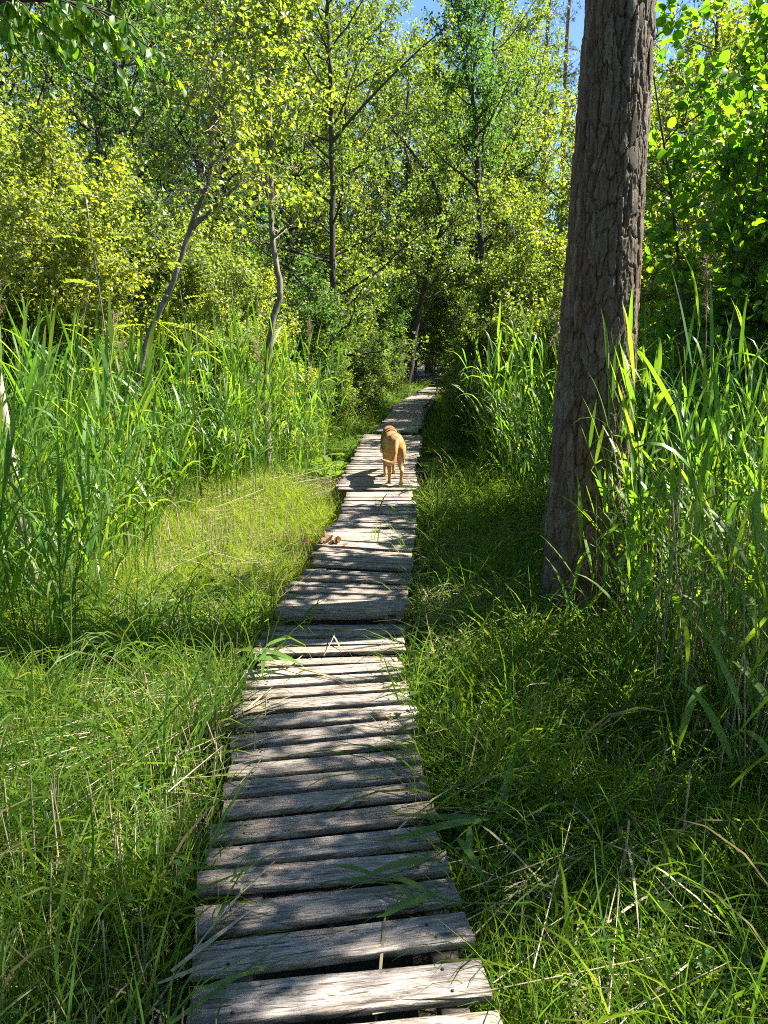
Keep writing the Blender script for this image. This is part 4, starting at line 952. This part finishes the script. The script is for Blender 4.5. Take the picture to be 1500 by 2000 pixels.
x, y = sample(lambda x, y: (off(x, y) > .40) & in_frame(x, y), (-4, 4, 1, 8), 16, rr); scat('leaf_litter', 'brown dead leaves lying on the soil between the grass', 'leaf litter', x, y, [litter_leaf(870 + k) for k in range(3)], .7, 1.2, .1, z=ground_z(x, y))
# undergrowth closing in on the far boardwalk
x, y = sample(lambda x, y: (off(x, y) > .45) & (off(x, y) < 1.6), (-1.8, 4, 10.2, 22), 30, rr); scat('undergrowth', 'leafy undergrowth crowding the far boardwalk', 'weeds', x, y, [weed_mesh(885, 6, .22, .05, M['deep']), weed_mesh(886, 7, .16, .04, M['alder'])] + GR[1:4], .8, 1.7, .1)

# ------------------------------------------------------------------ single plants and litter on the boardwalk
def blades(name, label, cat, loc, n, h, w, mat, seed, group=None, spread=.06, droop=.1):
    r = np.random.default_rng(seed); t = thing(name, label, cat, loc, 0, group)
    for k in range(n):
        az = r.uniform(0, 6.28); e = R(r.uniform(66, 86)); L = h * r.uniform(.6, 1.05); d = np.array([math.cos(az) * math.cos(e), math.sin(az) * math.cos(e), math.sin(e)])
        pts = [np.array([*r.normal(0, spread, 2), 0])]; dr = droop * r.uniform(.3, 2)
        for s in range(6): d = nrm(d + [0, 0, -dr * (s + .5) * .4]); pts.append(pts[-1] + d * L / 6)
        pts = np.array(pts); sd = nrm(np.cross(nrm(np.gradient(pts, axis=0)), [math.cos(az + 1.2), math.sin(az + 1.2), .2]))
        g = Geo(); g.ribbon(pts, np.array([.8, 1, 1, .95, .8, .5, .04]) * w, sd, fold=.2); g.obj('leaf', mat, t)
    return t
blades('iris_clump', 'clump of sword-shaped leaves at the reed edge left of the dog', 'plant', (-.93, 8.3, 0), 11, .62, .018, M['reed'], 901)
blades('iris_clump', 'cut upright leaf blades at the boardwalk edge right of the dog', 'plant', (.47, 7.9, 0), 6, .50, .024, M['reed'], 902, spread=.05, droop=.03)
blades('iris_clump', 'low sword leaves in the ditch left of the dog', 'plant', (-.7, 8.45, 0), 9, .42, .014, M['reed'], 908); blades('iris_clump', 'sword leaves by the ditch right of the dog', 'plant', (.78, 8.3, 0), 9, .5, .016, M['reed'], 909)
blades('iris_clump', 'sword-leaved clump shaded at the far left boardwalk edge', 'plant', (-.95, 11.0, 0), 12, .8, .02, M['reed'], 903)
blades('grass_tuft', 'tuft growing through the planks before the dog', 'grass tuft', (-.06, 6.4, .27), 4, .20, .012, M['grass'], 904, spread=.015)
blades('grass_tuft', 'thin dark shoot growing through the sunlit planks', 'grass tuft', (-.08, 5.42, .27), 3, .24, .010, M['reed'], 905, spread=.03)
blades('grass_tuft', 'single green blade poking up at the step board', 'grass tuft', (-.42, 3.98, .19), 1, .26, .014, M['reed'], 906, spread=.003, droop=.02)
blades('arching_grass', 'pale arching blades bending out of the shade right of the ditch', 'grass tuft', (1.0, 8.1, .1), 5, .75, .012, M['reed'], 907, droop=.5)

def fern(loc, label, sd, n=8, L0=.5):
    r = np.random.default_rng(sd); t = thing('fern', label, 'fern', loc, r.uniform(0, 6.28), 'ferns along the boardwalk')
    for k in range(n):
        az = k * 6.28 / n + r.normal(0, .25); d = np.array([math.cos(az) * .45, math.sin(az) * .45, .9]); L = L0 * r.uniform(.7, 1.1); pts = [np.array([0, 0, 0.])]; m = 14
        for s in range(m): d = nrm(d + [math.cos(az) * .05, math.sin(az) * .05, -.085]); pts.append(pts[-1] + d * L / m)
        pts = np.array(pts); g = Geo(); g.tube(pts, np.linspace(.003, .001, m + 1), 3); sd_ = nrm(np.cross(d, [0, 0, 1])); P_, D_, LL = [], [], []
        for s in range(2, m + 1):
            for sg in (-1, 1): P_.append(pts[s]); D_.append(sd_ * sg + nrm(pts[s] - pts[s - 1]) * .35); LL.append(.13 * L / .5 * math.sin(math.pi * (.12 + .86 * s / (m + 1))))
        LL = np.array(LL); g.leaves(np.array(P_), np.array(D_), np.tile([0, 0, 1.], (len(P_), 1)), LL, LL * .28 + .004, 'hex'); g.obj('frond', M['fern'], t)
fern((-.62, 8.95, 0), 'fern nearest the dog at the left edge of the planks', 918); fern((.66, 8.9, 0), 'fern behind the cut blades right of the dog', 919); fern((.75, 10.6, 0), 'fern at the far right corner of the bluish planks', 920); fern((-.72, 9.4, 0), 'fern by the ditch left of the bluish planks', 911); fern((-.75, 10.3, 0), 'fern between the ditch and the shaded sword leaves', 912); fern((.78, 9.6, 0), 'fern in the shade right of the bluish planks', 913)
fern((1.15, 5.6, 0), 'fern at the reed edge behind the pine', 914, L0=.4); fern((-.3, 13.2, 0), 'fern beside the start of the farthest planks', 915); fern((1.0, 12.3, 0), 'fern right of the farthest planks', 916); fern((-.85, 6.9, 0), 'small fern in the meadow left of the boardwalk', 917, L0=.32)

def seedling(loc, label, sd, n, L, h):
    r = np.random.default_rng(sd); t = thing('leafy_seedling', label, 'plant', loc, 0, 'broad-leaved seedlings')
    st = smooth([(0, 0, 0), (.01, 0, h * .5), (.04, -.02, h)], 8); g = Geo(); g.tube(st, np.linspace(.004, .002, 8), 5); g.obj('stem', M['bark_grey'], t)
    for k in range(n):
        p0 = st[1 + int(6.9 * (k + .5) / n)]; az = k * 2.4 + r.normal(0, .3); d = np.array([math.cos(az), math.sin(az), .15]); g = Geo(); p1 = p0 + d * .03; g.sticks([p0], [p1], .0015, .001)
        l = L * r.uniform(.7, 1.15); g.leaves([p1], [d], [np.array([0, -.35, 1]) + r.normal(0, .25, 3)], l, l * .66, 'oval'); g.obj('leaf', M['broad'], t)
seedling((-1.42, 3.62, 0), 'broad-leaved seedling in front of the left reeds', 921, 9, .085, .34); seedling((-1.62, 3.75, 0), 'taller broad-leaved seedling among the left reed stems', 922, 11, .08, .5); seedling((-1.2, 3.5, 0), 'small seedling with ribbed leaves nearest the straw', 923, 5, .08, .2)
seedling((.74, 1.95, 0), 'broad-leaved seedling in the right foreground grass', 924, 6, .055, .17); seedling((.62, 3.6, 0), 'dark seedling under the right edge of the planks', 925, 8, .06, .18)

# fallen green reeds lying on the planks
def fallen_reed(label, pts, leaves, sd, dry=False):
    r = np.random.default_rng(sd); mat = M['straw'] if dry else M['reed']; pts = smooth(pts, 14)
    t = thing('fallen_reed', label, 'reed', tuple(pts[0]), 0, 'reeds lying on the boardwalk'); o = pts[0]
    g = Geo(); g.tube(pts - o, np.linspace(.0032, .0015, 14), 5); g.obj('stem', mat, t)
    for (f, az, L, w, e) in leaves:
        p0 = pts[min(13, int(f * 13))] - o; d = np.array([math.cos(az) * math.cos(e), math.sin(az) * math.cos(e), math.sin(e)]); q = [p0]
        for s in range(6): d = nrm(d + [0, 0, -.09]); q.append(q[-1] + d * L / 6)
        q = np.array(q); q[:, 2] = np.maximum(q[:, 2], -o[2] + .216)
        g = Geo(); g.ribbon(q, np.array([.5, .9, 1, .9, .7, .4, .03]) * w * 1.35, nrm(np.cross(nrm(np.gradient(q, axis=0)), [0, -.35, 1])), fold=.15); g.obj('leaf', mat, t)
    return t
fallen_reed('green reed fallen across the near planks from the right', [(.42, 2.35, .12), (.30, 2.15, .27), (.16, 2.0, .26), (.02, 1.93, .25), (-.05, 1.95, .235)],
            [(.2, 3.0, .34, .018, .12), (.3, 3.25, .36, .02, .05), (.35, -1.7, .22, .016, .15), (.45, -1.2, .2, .016, .2), (.6, 3.4, .22, .018, .2), (.8, -.4, .2, .013, .1), (.95, 2.6, .16, .012, .1), (.1, 1.2, .3, .014, .7)], 931)
fallen_reed('second green blade spray on the near planks, lying below the first', [(.36, 1.86, .21), (.2, 1.84, .235), (.03, 1.9, .24), (-.07, 1.93, .225)], [(.5, 3.5, .17, .02, .1), (.75, -.6, .14, .012, .1), (.9, 2.9, .12, .012, .15)], 932)
fallen_reed('green reed tuft hanging over the left plank ends', [(-.72, 3.05, .16), (-.62, 3.35, .27), (-.56, 3.5, .30)], [(.6, .3, .2, .022, .1), (.8, -.4, .24, .02, .1), (.95, .9, .18, .018, .2), (.9, -1.5, .2, .018, -.1), (.7, 2.6, .2, .016, .1)], 933)
fallen_reed('dry reed leaf lying on the planks by the green tuft', [(-.55, 3.45, .215), (-.35, 3.35, .225), (-.12, 3.2, .207)], [(.5, -.4, .2, .008, 0), (.3, 1.2, .16, .008, .1)], 934, True)
fallen_reed('dry bleached reeds bundled over the left plank ends', [(-.95, 2.55, .10), (-.7, 2.85, .20), (-.5, 3.1, .225)], [(.4, .6, .4, .008, .0), (.6, .9, .35, .008, .05), (.7, .3, .3, .007, 0), (.5, .75, .45, .007, .1), (.8, 1.2, .25, .008, 0)], 935, True)
fallen_reed('long dry straw leaning on the front left plank ends', [(-.62, 1.5, .12), (-.45, 1.75, .25), (-.32, 1.95, .28)], [(.3, .9, .3, .010, .1), (.5, 1.3, .22, .007, 0), (.2, .5, .25, .008, .1), (.7, 1.7, .18, .006, 0)], 936, True)
fallen_reed('thin green grass stem leaning over the front left corner', [(-.6, 1.3, .05), (-.48, 1.5, .24), (-.25, 1.72, .24)], [(.4, .8, .35, .009, .1), (.6, .6, .3, .008, .05)], 937)
fallen_reed('dry broken reed lying across the middle planks', [(-.28, 3.9, .215), (-.26, 3.75, .24), (-.30, 3.55, .21)], [(.3, 2.6, .22, .006, .1), (.6, -1.2, .15, .006, 0)], 938, True)
fallen_reed('green reed lying over the right plank ends near the straw', [(.30, 4.25, .2), (.2, 4.45, .32), (.08, 4.65, .31)], [(.5, 2.2, .22, .012, .05), (.7, 2.9, .2, .01, 0), (.9, 1.8, .18, .01, 0)], 939)
fallen_reed('pair of yellow-green stems bent over the planks behind the dog', [(.45, 6.3, .15), (.30, 6.6, .42), (.10, 7.1, .33)], [(.3, 1.9, .5, .010, .2), (.2, 2.2, .45, .009, .1)], 940)

# heap of dead brown leaves on the sunlit planks
t = thing('dead_leaf_heap', 'small heap of curled brown leaves on the left edge of sunlit planks', 'leaf heap', (-.41, 5.33, .285))
r_ = np.random.default_rng(95)
for k in range(16):
    g = Geo(); l = r_.uniform(.045, .075); g.leaves([np.array([r_.normal(0, .06), r_.normal(0, .035), r_.uniform(.004, .04)])], [r_.normal(0, 1, 3) * [1, 1, .35]], [np.array([0, 0, 1.]) + r_.normal(0, .7, 3)], l, l * .75, 'oval'); g.obj('leaf', M['brownleaf'], t)

# ------------------------------------------------------------------ dog walking away
def dog():
    g = Geo()
    def T(p, r, k=14, n=16):
        p = smooth(p, n); rr_ = np.interp(np.linspace(0, 1, n), np.linspace(0, 1, len(r)), r)
        g.tube(np.vstack([p[0] - (p[1] - p[0]) * .3, p]), np.concatenate([[rr_[0] * .2], rr_]), k)
    def E(c, s, k=14):
        a = np.linspace(-1, 1, 9) * math.pi / 2
        n0 = g.n; g.tube(np.stack([np.full(9, c[0]), c[1] + np.sin(a) * s[1], np.full(9, c[2])], -1), np.maximum(np.cos(a), .05), k)
        v = g.v[-1]; v[:, 0] = c[0] + (v[:, 0] - c[0]) * s[0]; v[:, 2] = c[2] + (v[:, 2] - c[2]) * s[2]
    # trunk, rump at y=0 and chest ahead
    for c, s in [((0, .06, .40), (.105, .16, .125)), ((0, .22, .385), (.10, .2, .11)), ((0, .42, .375), (.115, .2, .14)), ((0, .54, .40), (.105, .14, .135)), ((0, -.02, .42), (.085, .09, .085))]: E(c, s)
    T([(0, .55, .42), (.01, .68, .37), (.02, .78, .29)], [.088, .07, .062])
    E((.02, .83, .25), (.065, .08, .065)); T([(.02, .87, .22), (.02, .92, .16), (.02, .96, .11)], [.048, .036, .026])
    for sx in (-1, 1): T([(.02 + sx * .05, .80, .29), (.02 + sx * .08, .82, .25), (.02 + sx * .08, .85, .19)], [.018, .028, .012])
    # hind legs: thigh, knee forward, hock back, near-vertical shank
    for sx, y0, up in ((-1, .10, .0), (1, -.03, .0)):
        x = sx * .062
        E((x, .03 + y0 * .4, .355), (.055, .10, .12)); T([(x, .03 + y0 * .4, .34), (x, .06 + y0 * .7, .25), (x, -.02 + y0, .155)], [.062, .046, .026])
        T([(x, -.02 + y0, .16), (x * .92, -.01 + y0, .10), (x * .9, .005 + y0, .03)], [.026, .020, .022]); E((x * .9, .03 + y0, .018), (.027, .045, .018))
    for sx, y0 in ((-1, .0), (1, .12)):
        x = sx * .06
        T([(x, .50, .36), (x, .47 + y0 * .5, .24), (x, .50 + y0, .13), (x, .49 + y0, .03)], [.055, .036, .024, .021]); E((x, .52 + y0, .018), (.027, .042, .018))
    T([(0, -.07, .47), (-.02, -.12, .40), (-.035, -.14, .31), (-.065, -.15, .255), (-.12, -.155, .265), (-.195, -.14, .30)], [.030, .028, .028, .030, .026, .008])
    me = g.mesh('dog'); o = bpy.data.objects.new('dog', me); COL.objects.link(o)
    rm = o.modifiers.new('r', 'REMESH'); rm.mode = 'VOXEL'; rm.voxel_size = .011
    sm = o.modifiers.new('s', 'SMOOTH'); sm.factor = .5; sm.iterations = 5
    dg = bpy.context.evaluated_depsgraph_get(); m2 = bpy.data.meshes.new_from_object(o.evaluated_get(dg)); o.modifiers.clear(); o.data = m2
    m2.polygons.foreach_set('use_smooth', np.ones(len(m2.polygons), bool)); m2.materials.clear(); m2.materials.append(M['fur'])
    o.location = (.115, 7.42, .286); o.rotation_euler = (0, 0, R(6)); o.scale = (.88, 1.0, .99)
    tag(o, 'tan short-haired dog walking away along the boardwalk, tail curled aside', 'dog')
    # dark harness strap round the chest
    n = 22; a = np.arange(n) / n * 2 * math.pi; hb = Geo(); v = []
    for yy, e in ((.36, 0), (.36, .006), (.40, .006), (.40, 0)):
        v += [(math.cos(x) * (.121 + e), yy, .378 + math.sin(x) * (.147 + e)) for x in a]
    q = [[r0 * n + j, r0 * n + (j + 1) % n, ((r0 + 1) % 4) * n + (j + 1) % n, ((r0 + 1) % 4) * n + j] for r0 in range(4) for j in range(n)]
    hb.add(v, q); hb.obj('harness', M['strap'], o, smooth=True)
m, nt, p, out = node_mat('dog fur')
tc = N(nt, 'ShaderNodeTexCoord'); n1 = N(nt, 'ShaderNodeTexNoise'); n1.inputs['Scale'].default_value = 13; n1.inputs['Detail'].default_value = 8; nt.links.new(tc.outputs['Object'], n1.inputs[0])
sx = N(nt, 'ShaderNodeSeparateXYZ'); nt.links.new(tc.outputs['Object'], sx.inputs[0])
mr = N(nt, 'ShaderNodeMapRange'); mr.inputs[1].default_value = .08; mr.inputs[2].default_value = .56; nt.links.new(sx.outputs[2], mr.inputs[0])
av = N(nt, 'ShaderNodeMath', operation='MULTIPLY_ADD'); av.inputs[1].default_value = .55; nt.links.new(n1.outputs[0], av.inputs[0]); sb = N(nt, 'ShaderNodeMath', operation='MULTIPLY'); sb.inputs[1].default_value = .5; nt.links.new(mr.outputs[0], sb.inputs[0]); nt.links.new(sb.outputs[0], av.inputs[2])
c = ramp(nt, av.outputs[0], [(.25, (.38, .19, .065)), (.42, (.54, .34, .15)), (.52, (.44, .22, .075)), (.62, (.50, .26, .09)), (.75, (.32, .11, .034))]); nt.links.new(c, p.inputs['Base Color'])
p.inputs['Roughness'].default_value = .6; p.inputs['Sheen Weight'].default_value = .08; p.inputs['Specular IOR Level'].default_value = .2
n3 = N(nt, 'ShaderNodeTexNoise'); n3.inputs['Scale'].default_value = 160; nt.links.new(tc.outputs['Object'], n3.inputs[0]); b = N(nt, 'ShaderNodeBump'); b.inputs['Distance'].default_value = .004; b.inputs['Strength'].default_value = .6; nt.links.new(n3.outputs[0], b.inputs['Height']); nt.links.new(b.outputs[0], p.inputs['Normal'])
M['fur'] = m
m, nt, p, out = node_mat('black strap'); p.inputs['Base Color'].default_value = (.012, .012, .014, 1); p.inputs['Roughness'].default_value = .6; M['strap'] = m
dog()
